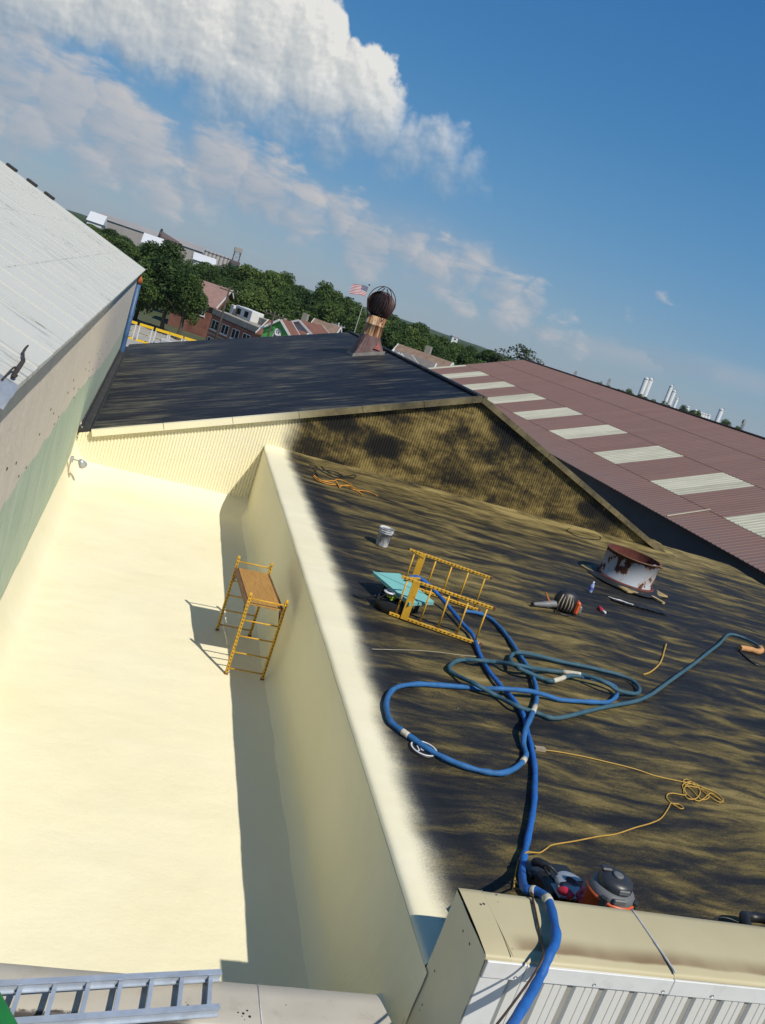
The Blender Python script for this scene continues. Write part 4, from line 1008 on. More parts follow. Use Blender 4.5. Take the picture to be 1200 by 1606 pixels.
# extension cords
M['cord_yellow'] = plain('yellow_cord', (.45, .27, .045), .55, 0, .15, 9)
M['cord_orange'] = plain('orange_cord', (.55, .24, .03), .55, 0, .2, 9)
def cord(label, pts, mat, r=.007, cat='cord'):
    t = thing('extension_cord', label, cat, pts[0]); MB().tube(spline(pts, 6), r, 6).build('cord_body', mat, t, True); return t
cy = [(5.251, 7.900, 0.020), (5.443, 7.917, 0.020), (5.767, 7.919, 0.020), (6.090, 7.892, 0.020), (6.453, 7.848, 0.020), (6.701, 7.772, 0.020), (7.058, 7.750, 0.020), (7.182, 7.743, 0.020), (7.220, 7.612, 0.020), (7.030, 7.416, 0.020), (6.881, 7.380, 0.020), (6.936, 7.541, 0.020), (7.137, 7.731, 0.020), (7.307, 7.711, 0.020), (7.456, 7.633, 0.020), (7.469, 7.498, 0.020), (7.359, 7.423, 0.020), (7.278, 7.539, 0.020), (7.238, 7.745, 0.020), (7.167, 7.830, 0.020), (7.059, 7.724, 0.020), (7.088, 7.579, 0.020), (7.096, 7.408, 0.020), (7.268, 7.499, 0.020), (7.309, 7.634, 0.020), (7.173, 7.676, 0.020), (7.019, 7.637, 0.020), (6.941, 7.468, 0.020), (7.011, 7.363, 0.020), (7.160, 7.448, 0.020), (7.378, 7.601, 0.020), (7.425, 7.463, 0.020), (7.436, 7.441, 0.020), (7.379, 7.551, 0.020), (7.284, 7.731, 0.020), (7.192, 7.784, 0.020), (6.996, 7.656, 0.020), (6.919, 7.462, 0.020), (6.824, 7.439, 0.020), (6.717, 7.437, 0.020), (6.615, 7.387, 0.020), (6.550, 7.299, 0.020), (6.559, 7.208, 0.020), (6.651, 7.218, 0.020), (6.677, 7.154, 0.020), (6.618, 7.129, 0.020), (6.572, 7.176, 0.020), (6.539, 7.203, 0.020), (6.428, 7.085, 0.020), (6.197, 6.866, 0.020), (5.986, 6.734, 0.020), (5.712, 6.601, 0.020), (5.388, 6.433, 0.020), (5.133, 6.341, 0.020), (4.810, 6.209, 0.020), (4.515, 6.095, 0.020), (4.414, 6.022, 0.020), (4.316, 5.950, 0.020), (4.163, 5.831, 0.090), (4.073, 5.788, 0.110), (4.025, 5.780, 0.050), (3.905, 5.571, 0.020), (3.827, 5.413, 0.020)]
ty = cord('yellow extension cord with a tangled loop right of the blue hose', cy, M['cord_yellow'])
c0 = Vector(cy[0]); c1 = Vector(cy[1]); dd = (c0 - c1).normalized(); MB().bar(c0 - dd * .01, c0 + dd * .13, .055, .05).build('plug', M['beige_pl'], ty, True)
co = [(4.305, 19.287, 0.020), (4.346, 18.999, 0.020), (4.482, 18.891, 0.020), (4.633, 18.880, 0.020), (4.813, 19.016, 0.020), (4.668, 19.076, 0.020), (4.488, 19.060, 0.020), (4.360, 19.219, 0.020), (4.347, 19.415, 0.020), (4.425, 19.078, 0.020), (4.614, 19.144, 0.020), (4.869, 19.440, 0.020), (4.896, 19.218, 0.020), (4.866, 18.828, 0.020), (4.949, 19.028, 0.020), (5.192, 19.345, 0.020), (5.318, 19.183, 0.020), (5.361, 19.064, 0.020), (5.403, 18.636, 0.020), (5.365, 18.870, 0.020), (5.279, 19.105, 0.020), (5.270, 19.504, 0.020), (5.123, 19.695, 0.020), (4.954, 19.652, 0.020), (4.887, 19.417, 0.020), (4.913, 19.073, 0.020), (5.172, 19.244, 0.020), (5.259, 19.006, 0.020), (5.674, 19.240, 0.020), (5.850, 19.008, 0.020)]
tO = cord('orange extension cord heaped near the gable wall beside the cream edge', co, M['cord_orange'], .012)
ck = [(4.403, 20.497, 0.020), (4.527, 20.539, 0.020), (4.609, 20.397, 0.020), (4.654, 20.172, 0.020), (4.835, 20.409, 0.020), (5.039, 20.487, 0.020), (5.183, 20.366, 0.020), (5.258, 20.265, 0.020), (5.480, 20.538, 0.020), (5.628, 20.781, 0.020), (5.669, 20.687, 0.020), (5.556, 20.436, 0.020), (5.344, 20.220, 0.020), (5.186, 20.015, 0.020), (5.082, 20.084, 0.020), (4.939, 20.203, 0.020), (4.796, 20.323, 0.020), (4.653, 20.306, 0.020), (4.538, 20.321, 0.020), (4.352, 20.165, 0.020), (4.437, 20.121, 0.020), (4.462, 19.705, 0.020), (4.460, 19.489, 0.020), (4.455, 19.873, 0.020), (4.559, 20.161, 0.020), (4.701, 20.043, 0.020), (4.815, 19.897, 0.020), (4.965, 19.834, 0.020), (5.244, 20.075, 0.020), (5.073, 20.164, 0.020), (4.844, 20.193, 0.020), (4.767, 20.567, 0.020), (4.748, 20.733, 0.020)]
cord('black cable heaped above the orange cord near the gable wall', ck, M['blk'], .012, 'cable')
cs = [(8.525, 11.067, 0.016), (8.776, 11.258, 0.016), (9.173, 11.651, 0.016), (9.488, 12.025, 0.016), (9.878, 12.551, 0.016), (10.179, 12.954, 0.016)]
cord('short pale yellow cord end lying alone right of the coiled hoses', cs, M['cord_yellow'], .014)
cg = [(12.602, 21.948, 0.020), (12.756, 21.828, 0.020), (13.167, 21.785, 0.020), (13.449, 21.703, 0.020), (13.224, 21.247, 0.020), (12.839, 20.962, 0.020), (12.283, 20.774, 0.020), (12.096, 21.142, 0.020), (12.385, 21.599, 0.020), (12.807, 21.927, 0.020)]
cord('dark thin cable loop lying at the foot of the gable wall by the vent drum', cg, M['blk'], .012, 'cable')
cl = [(3.586, 9.773, 0.012), (3.951, 9.918, 0.012), (4.311, 10.061, 0.012), (4.672, 10.164, 0.012), (4.981, 10.222, 0.012), (5.330, 10.315, 0.012)]
b = MB().tube(spline(cl, 5), .004, 5).build('chalk_string', plain('pale_string', (.42, .38, .27), .8)); tag(b, 'thin pale string stretched across the black roof below the tipped scaffold', 'string')
# round lid under the hose
ld = thing('black_disc', 'round black lid with a white ring half under the blue hose loop', 'lid', (3.627, 7.449, 0.000))
MB().lathe([(0, .018), (.15, .018), (.16, .014), (.16, 0)], 28).build('disc', M['blk'], ld); MB().lathe([(.128, .0185), (.128, .023), (.146, .023), (.146, .0185)], 28).build('ring', M['white_pl'], ld)
def glyph(s, x, y, h):
    c = bpy.data.curves.new('lettering', 'FONT'); c.body = s; c.size = h; c.extrude = .002
    tmp = bpy.data.objects.new('lettering', c); col.objects.link(tmp); dg = bpy.context.evaluated_depsgraph_get(); me = bpy.data.meshes.new_from_object(tmp.evaluated_get(dg)); bpy.data.objects.remove(tmp)
    me.materials.clear(); me.materials.append(M['white_pl']); o = bpy.data.objects.new('lettering', me); col.objects.link(o); o.parent = ld; o.location = (x, y, .021); return o
glyph('JE', -.085, -.05, .12)

# shop vacuum and the tools behind the parapet
M['vac_orange'] = plain('vac_orange', (.52, .085, .02), .42, 0, .1, 4)
M['vac_grey'] = plain('vac_grey', (.12, .125, .13), .5, 0, .1, 5); M['vac_dark'] = plain('vac_dark', (.028, .030, .034), .4, 0, .15, 5)
vp = (4.256, 4.876, 0.630)
vac = thing('shop_vacuum', 'orange and dark grey wet dry shop vacuum standing behind the parapet', 'vacuum cleaner', (vp[0], vp[1], 0))
vac.scale = (.86, .86, .97)
MB().lathe([(0, .03), (.165, .03), (.178, .06), (.212, .49), (.222, .495), (.222, .515), (.19, .515)], 36).build('tank', M['vac_orange'], vac)
MB().lathe([(.205, .512), (.205, .525), (.195, .55), (.175, .57), (.155, .575)], 36).build('lid', M['vac_grey'], vac)
b = MB(); b.lathe([(.155, .568), (.158, .61), (.140, .645), (.06, .655), (0, .652)], 36); b.build('motor_head', M['vac_dark'], vac)
MB().lathe([(.045, .655), (.05, .668), (.035, .673), (0, .672)], 18).build('exhaust_cap', M['vac_grey'], vac)
b = MB(); b.bbox((-.11, -.035, .645), (.0, .035, .672), .012, 0, Matrix.Translation((-.02, .09, 0))); b.build('carry_handle', M['vac_dark'], vac)
for a in (-2.4, -.75):
    q = MB(); q.bbox((.195, -.035, .46), (.235, .035, .55), .01, 0, Matrix.Rotation(a, 4, 'Z')); q.build('latch', M['vac_dark'], vac)
b = MB(); b.bbox((-.10, -.205, .525), (.02, -.17, .57), .008); b.build('front_plate', M['vac_grey'], vac)
b = MB(); b.bbox((-.05, -.158, .585), (.06, -.140, .625), .006); b.build('switch_panel', M['vac_grey'], vac)
for k in range(4):
    a = k * math.pi / 2 + .6; q = MB(); q.bbox((.14, -.03, 0), (.22, .03, .06), .01, 0, Matrix.Rotation(a, 4, 'Z')); q.build('caster', M['blk'], vac)
tk = thing('tool_case', 'open black tool case with cables behind the parapet left of the vacuum', 'tool case', (4.203, 5.290, 0.100))
MB().bbox((-.22, -.14, -.09), (.22, .16, .10), .02).build('case_body', M['blk'], tk)
b = MB(); b.bbox((-.24, .0, -.01), (.24, .26, .03), .012, 0, Matrix.Translation((0, .16, .0)) @ Matrix.Rotation(-.12, 4, 'X')); b.build('case_lid', M['blk'], tk)
b = MB(); b.tube(spline([(-.16, .30, .06), (-.20, .20, .14), (-.12, .12, .15)], 4), .035, 8); b.build('case_handle', M['blk'], tk)
b = MB(); b.tube(spline([(-.12, -.05, .12), (-.24, .02, .20), (-.30, -.02, .27), (-.25, -.06, .28), (-.17, -.10, .22)], 6), .009, 6); b.build('power_cable', M['blk'], tk)
rs = thing('circular_saw', 'red and black circular saw with a grey guard lying on the tool case', 'power saw', Vector((4.101, 5.093, 0.270)))
MB().lathe([(.05, -.025), (.115, -.025), (.125, -.01), (.125, .02), (.115, .03), (.05, .03)], 24, (0, .05, .05), a0=.2, a1=3.4).build('blade_guard', M['grey_zinc'], rs)
b = MB(); b.tube(spline([(-.12, .0, .02), (-.08, -.05, .05), (-.05, -.10, .04)], 4), [.022, .030, .034, .035, .034, .033, .032, .032, .030][:9], 10); b.build('motor_housing', M['red_pl'], rs)
b = MB(); b.tube(spline([(.10, .02, .05), (.06, -.03, .06), (.01, -.08, .05), (.03, -.16, .03)], 4), .022, 10); b.build('handle', M['red_pl'], rs)
b = MB(); b.bbox((-.10, -.02, -.04), (.16, .14, -.025), .004); b.build('base_plate', M['grey_zinc'], rs)
bh = thing('rubber_hose_coil', 'black rubber hose coil behind the parapet at the right edge', 'hose', (6.120, 5.149, 0.100))
MB().tube([(.17 * math.cos(a), .17 * math.sin(a), .03 + .02 * math.sin(3 * a)) for a in [2 * math.pi * k / 30 for k in range(30)]], .045, 10, closed=True).build('coil', M['blk'], bh)
MB().tube(spline([(-.15, .02, .02), (-.30, .10, .02), (-.45, .08, .015), (-.55, -.03, .01)], 6), .008, 6).build('loose_tail', M['blk'], bh)

# flood lamp on the left wall
fl = thing('flood_lamp', 'small grey flood lamp with a conduit on the cream corner of the left wall', 'lamp', (-.93, 19.7, -1.12))
MB().bbox((-.02, -.07, -.06), (.05, .07, .06), .01).build('junction_box', M['grey_zinc'], fl)
b = MB(); b.tube(spline([(.03, 0, 0), (.14, -.03, .01), (.20, -.05, -.02)], 4), .016, 6); b.build('arm', M['grey_zinc'], fl)
b = MB(); b.lathe([(0, .10), (.05, .09), (.075, .03), (.095, -.05), (.10, -.07)], 18); o = b.build('lamp_shade', M['grey_zinc'], fl); o.location = (.24, -.06, -.02); o.rotation_euler = (R(35), R(-35), 0)
b = MB(); b.lathe([(0, -.055), (.085, -.06)], 18); q = b.build('lens', M['white_pl'], o)
b = MB(); b.tube(spline([(.0, -.02, -.05), (.0, -.05, -.2), (.01, -.08, -.33)], 4), .012, 6); b.build('conduit', M['beige_pl'], fl)
b = MB(); b.bbox((-.01, -.14, -.42), (.06, -.03, -.31), .01); b.build('switch_box', M['beige_pl'], fl)

# bent rod lying on the pale roof
P0r = Vector((-.8, 0, 2.67))
wr = thing('bent_rod', 'bent rusty black rod hooked at its end lying on the pale roof', 'rod', (-0.877, 7.296, 2.728))
MB().tube(spline([(-0.958, 8.148, 2.777), (-0.947, 7.872, 2.773), (-0.929, 7.731, 2.757), (-0.897, 7.557, 2.745), (-0.878, 7.257, 2.738), (-0.864, 6.999, 2.733), (-0.848, 6.814, 2.727), (-0.840, 6.836, 2.724), (-0.838, 6.910, 2.724)], 4), [.008, .009, .010, .010, .010, .010, .011, .010, .012, .011, .010, .011, .016, .018, .019, .019, .020, .020, .020, .020, .018, .017, .016, .015, .014, .012, .010, .009, .009, .008, .008, .008, .007], 8).build('rod', M['brown_wire'], wr, True)
MB().tube(spline([(-0.882, 7.090, 2.750), (-0.884, 6.974, 2.760), (-0.888, 6.783, 2.742), (-0.885, 6.575, 2.731)], 5), .008, 6).build('wire', M['brown_wire'], wr, True)

# turbine ventilator on the navy roof
def mk_neck():
    n = NB('rust_streaked_paint', .6)
    s = n.noise(n.mapv(n.obj, (6, 6, .6)), 1.6, 5, .65, .3); p = n.noise(n.obj, 4.5, 5, .65)
    c = n.ramp(s, [(.34, (.50, .44, .33)), (.44, (.40, .25, .11)), (.52, (.24, .075, .022)), (.64, (.07, .028, .016))])
    return n.done(n.mix(n.step(p, .60, .66), c, (.045, .022, .016)), None, n.bump(p, .3, .01))
M['neck'] = mk_neck(); M['turb'] = plain('rusted_brown_fin', (.055, .022, .020), .6, .1, .3, 6, .1)
M['base_brown'] = plain('maroon_flashing', (.095, .045, .042), .6, 0, .3, 3, .15, .5, (.18, .15, .13), .5)
M['patch_red'] = plain('red_patch', (.27, .055, .05), .6, 0, .2, 6); M['base_grey'] = plain('grey_mastic', (.20, .185, .17), .7, 0, .2, 5, .2)
tv = thing('turbine_vent', 'rusty whirling turbine ventilator with a cage on the navy black roof', 'roof vent', (7.55, 31.7, roof_z(7.55)))
def build_turbine():
    s = SL
    bw, nw, h = .56, .36, .72
    ring = [(bw * x, bw * y) for x, y in ((-1, -1), (1, -1), (1, 1), (-1, 1))]
    b = MB(); n = 32
    lo = []; hi = []
    for k in range(n):
        a = 2 * math.pi * k / n + math.pi / 4; m = 1 / max(abs(math.cos(a)), abs(math.sin(a)))
        x, y = bw * m * math.cos(a), bw * m * math.sin(a); lo.append((x, y, s * x - .02)); hi.append((nw * math.cos(a), nw * math.sin(a), h))
    b.add(lo + hi, [(k, (k + 1) % n, n + (k + 1) % n, n + k) for k in range(n)]); b.build('base_flashing', M['base_brown'], tv)
    b = MB(); lo2 = [(x * 1.012, y * 1.012, z + .0) for x, y, z in lo]; hi2 = [(x * .94 + hx * .06 * 1, y * .94 + hy * .06, z + .14) for (x, y, z), (hx, hy, hz) in zip(lo2, hi)]
    hi2 = [(x * 1.02, y * 1.02, z) for x, y, z in hi2]
    b.add(lo2 + hi2, [(k, (k + 1) % n, n + (k + 1) % n, n + k) for k in range(n)]); b.build('mastic_collar', M['base_grey'], tv)
    b = MB(); b.add([(.12, -.535, .30), (.40, -.52, .28), (.25, -.455, .58)], [(0, 1, 2)]); b.add([(.12, -.545, .30), (.40, -.53, .28), (.25, -.465, .58)], [(0, 1, 2)]); b.build('red_patch', M['patch_red'], tv)
    z1 = 1.42
    MB().lathe([(nw + .01, h - .03), (nw, h), (nw, h + .36), (nw + .012, h + .37), (nw + .012, h + .40), (nw, h + .41), (nw, z1), (nw - .05, z1)], 36).build('neck', M['neck'], tv)
    cz, rr = z1 + .44, .50
    for k in range(28):
        a = 2 * math.pi * k / 28; b = MB(); v = []
        for q in range(9):
            ph = -1.15 + 2.45 * q / 8; r = rr * math.cos(ph) ** .8; z = cz + rr * .92 * math.sin(ph); tw = .10 * math.sin(ph)
            for da, dr in ((-.035, -.03), (.085, .02)): v.append(((r + dr) * math.cos(a + da + tw), (r + dr) * math.sin(a + da + tw), z))
        b.add(v, [(2 * q, 2 * q + 1, 2 * q + 3, 2 * q + 2) for q in range(8)], 0, True); b.build('fin', M['turb'], tv)
    MB().lathe([(.22, cz + .435), (.20, cz + .47), (0, cz + .48)], 24).build('top_plate', M['turb'], tv)
    MB().lathe([(.34, z1 + .1), (.40, cz), (.30, cz + .32), (0, cz + .42)], 20).build('added_dark_core', M['black_metal'], tv)  # dark core added inside to stop light showing between the fins
    MB().lathe([(.20, z1 - .02), (.24, z1 + .02), (.0, z1 + .03)], 24).build('bottom_ring', M['turb'], tv)
    for a in (0.35, 0.35 + math.pi / 2):
        pts = [(math.cos(a) * .63 * math.cos(t), math.sin(a) * .63 * math.cos(t), cz + .04 + .62 * math.sin(t)) for t in [math.pi * k / 20 for k in range(21)]]
        pts = [(math.cos(a) * (nw + .01), math.sin(a) * (nw + .01), z1 - .15), (math.cos(a) * .52, math.sin(a) * .52, z1 + .15)] + pts + [(-math.cos(a) * .52, -math.sin(a) * .52, z1 + .15), (-math.cos(a) * (nw + .01), -math.sin(a) * (nw + .01), z1 - .15)]
        b = MB(); b.tube(pts, .016, 6); b.build('cage_hoop', M['turb'], tv)
    for a in (.35, .35 + math.pi / 2, .35 + math.pi, .35 + 1.5 * math.pi):
        b = MB(); b.tube([(.18 * math.cos(a), .18 * math.sin(a), cz + .46), (.06 * math.cos(a), .06 * math.sin(a), cz + .60)], .012, 5); b.build('pivot_strut', M['turb'], tv)
build_turbine()

# ================================================================== beyond the roofs
def mk_leaf(name, lo, mid, hi):
    n = NB(name, .6, 0, .25)
    oi = n.N.new('ShaderNodeObjectInfo')
    a = n.noise(n.pos, .55, 4, .6); f = n.noise(n.pos, 3.2, 3, .6)
    v = n.math('ADD', n.math('ADD', n.math('MULTIPLY', a, .8), n.math('MULTIPLY', n.math('SUBTRACT', f, .5), .5)), n.math('MULTIPLY', n.math('SUBTRACT', oi.outputs['Random'], .5), .36))
    c = n.ramp(v, [(.22, lo), (.42, mid), (.62, hi)])
    m = n.done(c)
    tr = n.N.new('ShaderNodeBsdfTranslucent'); n.L.new(c, tr.inputs[0]); mx = n.N.new('ShaderNodeMixShader'); mx.inputs[0].default_value = .3
    out = n.N['Material Output']; n.L.new(n.b.outputs[0], mx.inputs[1]); n.L.new(tr.outputs[0], mx.inputs[2]); n.L.new(mx.outputs[0], out.inputs[0])
    return m
M['leaf'] = mk_leaf('tree_leaves', (.028, .058, .013), (.062, .110, .023), (.115, .165, .038))
M['leaf_grey'] = mk_leaf('sparse_leaves', (.05, .065, .035), (.08, .095, .055), (.12, .125, .08))
M['bark'] = plain('bark', (.075, .06, .045), .9, 0, .25, 6, .4)
def crown_mesh(seed, leaves, size, flat=.9, sparse=False):
    rnd = random.Random(seed); lobes = []
    for k in range(13 if not sparse else 16):
        a = rnd.uniform(0, 2 * math.pi); z = rnd.uniform(-.75, .80); rr = (1 - abs(z) ** 2.2) ** .5 * rnd.uniform(.30, .72)
        lobes.append((rr * math.cos(a), rr * math.sin(a), z, rnd.uniform(.26, .46) * (.6 if sparse else 1)))
    lobes.append((0, 0, .05, .62 if not sparse else .3))
    b = MB(); v = []; f = []
    W = [l[3] ** 2 for l in lobes]
    for k in range(leaves):
        l = rnd.choices(lobes, W)[0]
        d = Vector((rnd.gauss(0, 1), rnd.gauss(0, 1), rnd.gauss(0, 1) + .25)).normalized()
        r = l[3] * (1 - rnd.random() ** 2.2 * .55) * (1 + .18 * nz(d.x * 3 + l[0] * 9, d.y * 3, d.z * 3 + seed))
        p = Vector((l[0], l[1], l[2])) + d * r
        nrm = (d * .8 + Vector((rnd.gauss(0, .6), rnd.gauss(0, .6), rnd.gauss(0, .6) + .35))).normalized()
        t = nrm.orthogonal().normalized(); t = (Matrix.Rotation(rnd.uniform(0, 6.28), 3, nrm) @ t); u = nrm.cross(t)
        s = size * rnd.uniform(.55, 1.35)
        i = len(v); v += [p - t * s - u * s * .25, p + u * s * .62 - t * s * .2, p + t * s + u * s * .1, p - u * s * .6 + t * s * .15]; f.append((i, i + 1, i + 2, i + 3))
    me = bpy.data.meshes.new('crown'); me.from_pydata([tuple(q) for q in v], [], f); me.update(); return me
def trunk_mesh(seed):
    rnd = random.Random(seed); b = MB()
    b.tube([(0, 0, 0), (.02, 0, .2), (.01, .02, .45), (0, 0, .72)], [.032, .026, .021, .010], 8)
    for k in range(9):
        a = k * 2.4 + rnd.uniform(-.4, .4); z = .28 + .04 * k; L = rnd.uniform(.16, .30)
        b.tube([(0, 0, z), (L * .5 * math.cos(a), L * .5 * math.sin(a), z + .08), (L * math.cos(a), L * math.sin(a), z + .2)], [.012, .008, .003], 5)
    me = bpy.data.meshes.new('trunk'); me.from_pydata([tuple(p) for p in b.v], [], b.f); me.update(); return me
CROWNS = [crown_mesh(11 + k, 9000, .047) for k in range(6)]
for me in CROWNS: me.materials.append(M['leaf'])
SPARSE = crown_mesh(77, 1900, .042, sparse=True); SPARSE.materials.append(M['leaf_grey'])
TRUNKS = [trunk_mesh(5 + k) for k in range(3)]
for me in TRUNKS: me.materials.append(M['bark'])
ntree = 0
def tree(top, w, label, group=None, base=GZ, crown=None, frac=.80, rs=None):
    """top: world point of the tree's top; w: crown width"""
    global ntree
    rnd = random.Random(100 + ntree if rs is None else rs); ntree += 1
    x, y, zt = top; zt += .035 * (zt - base); h = zt - base
    t = thing('tree', label, 'tree', (x, y, base), rnd.uniform(0, 6.28), group)
    tr = bpy.data.objects.new('trunk', TRUNKS[ntree % 3]); col.objects.link(tr); tr.parent = t; tr.scale = (h, h, h)
    c = bpy.data.objects.new('crown', crown or CROWNS[ntree % 6]); col.objects.link(c); c.parent = t
    ch = h * frac; c.location = (0, 0, h - ch / 2); c.scale = (w / 2 / .95, w / 2 / .95 * rnd.uniform(.9, 1.1), ch / 2 / 1.02)
    return t
# trees one can tell apart
tree((-2.598, 135.000, 1.289), 8.5, 'dense dark green tree behind the yellow frames, next to the blue pipe')
tree((1.433, 131.000, 2.150), 9.5, 'large dense tree behind the yellow frames, left of the brick building')
tree((3.738, 128.000, 1.171), 7.0, 'lower bushy tree touching the left end of the brick building')
tree((-0.972, 168.000, 3.020), 10.5, 'tall pale green tree rising behind the dense tree over the yellow frames')
tree((-3.462, 128.000, 0.207), 7.0, 'low dark tree half hidden by the blue pipe and roof corner')
tree((62.468, 150.000, 6.374), 15.0, 'sparse thin leaved tree standing above the far end of the red roof', crown=SPARSE)
tree((73.645, 165.000, 5.340), 10.0, 'small sparse tree right of the thin leaved tree over the red roof', crown=SPARSE)
for top, w in (((8.320, 229.490, 2.496), 10.5), ((10.091, 207.949, 1.832), 9.1), ((12.979, 215.545, 2.407), 13.0), ((16.220, 226.436, 1.711), 11.6), ((19.384, 244.062, 2.541), 11.1), ((18.610, 207.881, 4.292), 12.0), ((20.502, 206.396, 5.466), 12.5), ((27.170, 244.547, 5.022), 11.9), ((30.031, 241.041, 5.012), 10.8), ((8.344, 168.411, 0.422), 8.4), ((11.048, 180.266, 0.139), 9.9), ((12.934, 178.505, 0.923), 9.1), ((16.861, 196.647, 1.375), 10.0), ((20.094, 199.685, 2.720), 10.0), ((22.276, 198.762, 2.876), 10.7), ((21.916, 172.389, 2.785), 10.5), ((8.830, 150.952, -0.172), 8.7), ((12.267, 162.009, -0.035), 7.8), ((14.060, 161.532, 0.374), 8.7), ((14.589, 150.674, 1.417), 8.4), ((18.096, 164.710, 1.442), 8.0), ((19.389, 151.155, 1.759), 8.2)): tree(top, w, 'leafy tree in the dense belt behind the brick building', 'belt trees behind the brick building')
for top, w in (((31.684, 238.380, 4.387), 12.2), ((36.509, 246.505, 3.291), 9.1), ((37.381, 234.204, 3.105), 12.6), ((36.139, 216.096, 4.288), 11.2), ((38.074, 214.753, 5.566), 10.1), ((41.046, 212.182, 4.147), 12.2), ((42.794, 210.701, 4.105), 9.0), ((46.562, 214.697, 4.247), 12.9), ((57.509, 248.267, 3.793), 11.2), ((27.013, 197.934, 2.989), 10.1), ((27.532, 175.458, 1.573), 9.1), ((27.907, 167.280, 2.857), 8.9), ((34.102, 188.728, 3.607), 9.0), ((35.694, 181.826, 2.345), 8.9), ((35.315, 166.995, 2.272), 10.9), ((27.584, 161.122, 0.953), 7.0), ((28.316, 154.463, 2.061), 7.0), ((31.610, 163.879, 1.967), 7.4), ((34.224, 163.551, 0.847), 7.7), ((35.174, 159.390, 1.074), 7.2)): tree(top, w, 'leafy tree in the belt behind the brown roofed houses left of the turbine vent', 'belt trees left of the turbine vent')
for top, w in (((61.118, 249.317, 2.858), 11.5), ((60.181, 239.769, 4.268), 11.4), ((64.463, 246.208, 3.713), 10.8), ((61.374, 224.840, 3.193), 11.6), ((65.645, 233.217, 4.039), 12.4), ((70.160, 241.141, 3.026), 12.5), ((73.818, 248.017, 4.159), 12.4), ((65.078, 211.830, 3.722), 11.9), ((74.896, 235.314, 1.848), 10.6), ((83.641, 255.964, 2.700), 12.7), ((43.229, 174.427, 1.818), 8.6), ((42.328, 162.648, 2.726), 8.2), ((41.629, 153.139, 2.217), 8.8), ((48.893, 173.196, 2.556), 7.6), ((45.363, 154.834, 2.315), 7.4), ((59.368, 190.626, 2.714), 9.3), ((74.813, 235.222, 2.653), 8.9), ((68.385, 209.458, 2.756), 7.4), ((71.167, 211.144, 3.352), 9.2), ((70.433, 202.266, 2.128), 9.9), ((84.056, 234.476, 2.457), 8.3), ((79.824, 215.834, 2.402), 8.4), ((73.702, 194.297, 3.084), 9.2), ((88.877, 229.201, 2.929), 7.5), ((86.445, 219.471, 3.662), 8.1), ((95.298, 236.380, 3.153), 7.8), ((48.074, 148.365, 1.277), 5.8), ((45.013, 134.266, 2.010), 6.1), ((48.541, 139.702, 1.670), 7.0), ((51.347, 141.281, 1.612), 6.8), ((54.070, 144.640, 2.096), 7.4), ((50.678, 130.186, 2.442), 6.3), ((61.056, 153.207, 2.561), 5.3), ((65.471, 158.153, 2.202), 7.6), ((99.263, 256.317, 2.972), 8.8), ((98.879, 246.946, 2.140), 8.5), ((88.397, 215.338, 3.515), 7.4), ((85.041, 200.099, 2.897), 8.9), ((101.870, 235.190, 3.797), 8.4), ((107.141, 239.096, 3.871), 7.4)): tree(top, w, 'leafy tree in the belt right of the turbine vent behind the grey roofed houses', 'belt trees right of the turbine vent')
LB = 'trees below the pale factory sheds'; LL = 'dark leafy tree on the slope below the pale factory sheds at far left'
for top, w in (((-25.619, 270.559, 1.663), 13.3), ((-25.323, 285.598, 1.059), 10.3), ((-23.831, 290.355, 1.780), 10.3), ((-24.055, 317.880, 0.692), 10.6), ((-22.533, 326.340, 0.094), 12.9), ((-16.201, 263.261, 0.203), 14.3), ((-15.076, 268.245, 1.465), 11.5), ((-14.300, 300.712, 0.993), 13.2), ((-10.564, 264.395, 0.637), 10.3), ((-9.658, 289.931, -0.045), 11.6), ((-7.241, 280.984, 0.350), 14.0), ((-21.937, 237.233, 1.020), 10.6), ((-18.457, 228.638, 0.279), 11.9), ((-17.870, 242.714, 0.408), 9.5), ((-15.578, 240.046, 0.923), 11.3), ((-12.356, 229.412, -0.235), 11.1), ((-10.374, 233.686, 0.027), 11.5), ((-7.877, 239.925, -0.094), 9.2), ((6.340, 299.724, -1.500), 10.5), ((8.081, 286.746, -0.735), 8.1), ((9.545, 264.684, 0.047), 8.2), ((12.276, 269.905, 0.204), 9.2)): tree(top, w, LL, LB)
RB = 'trees beyond the red roof ridge'; RL = 'low dark tree beyond the ridge of the red roof'
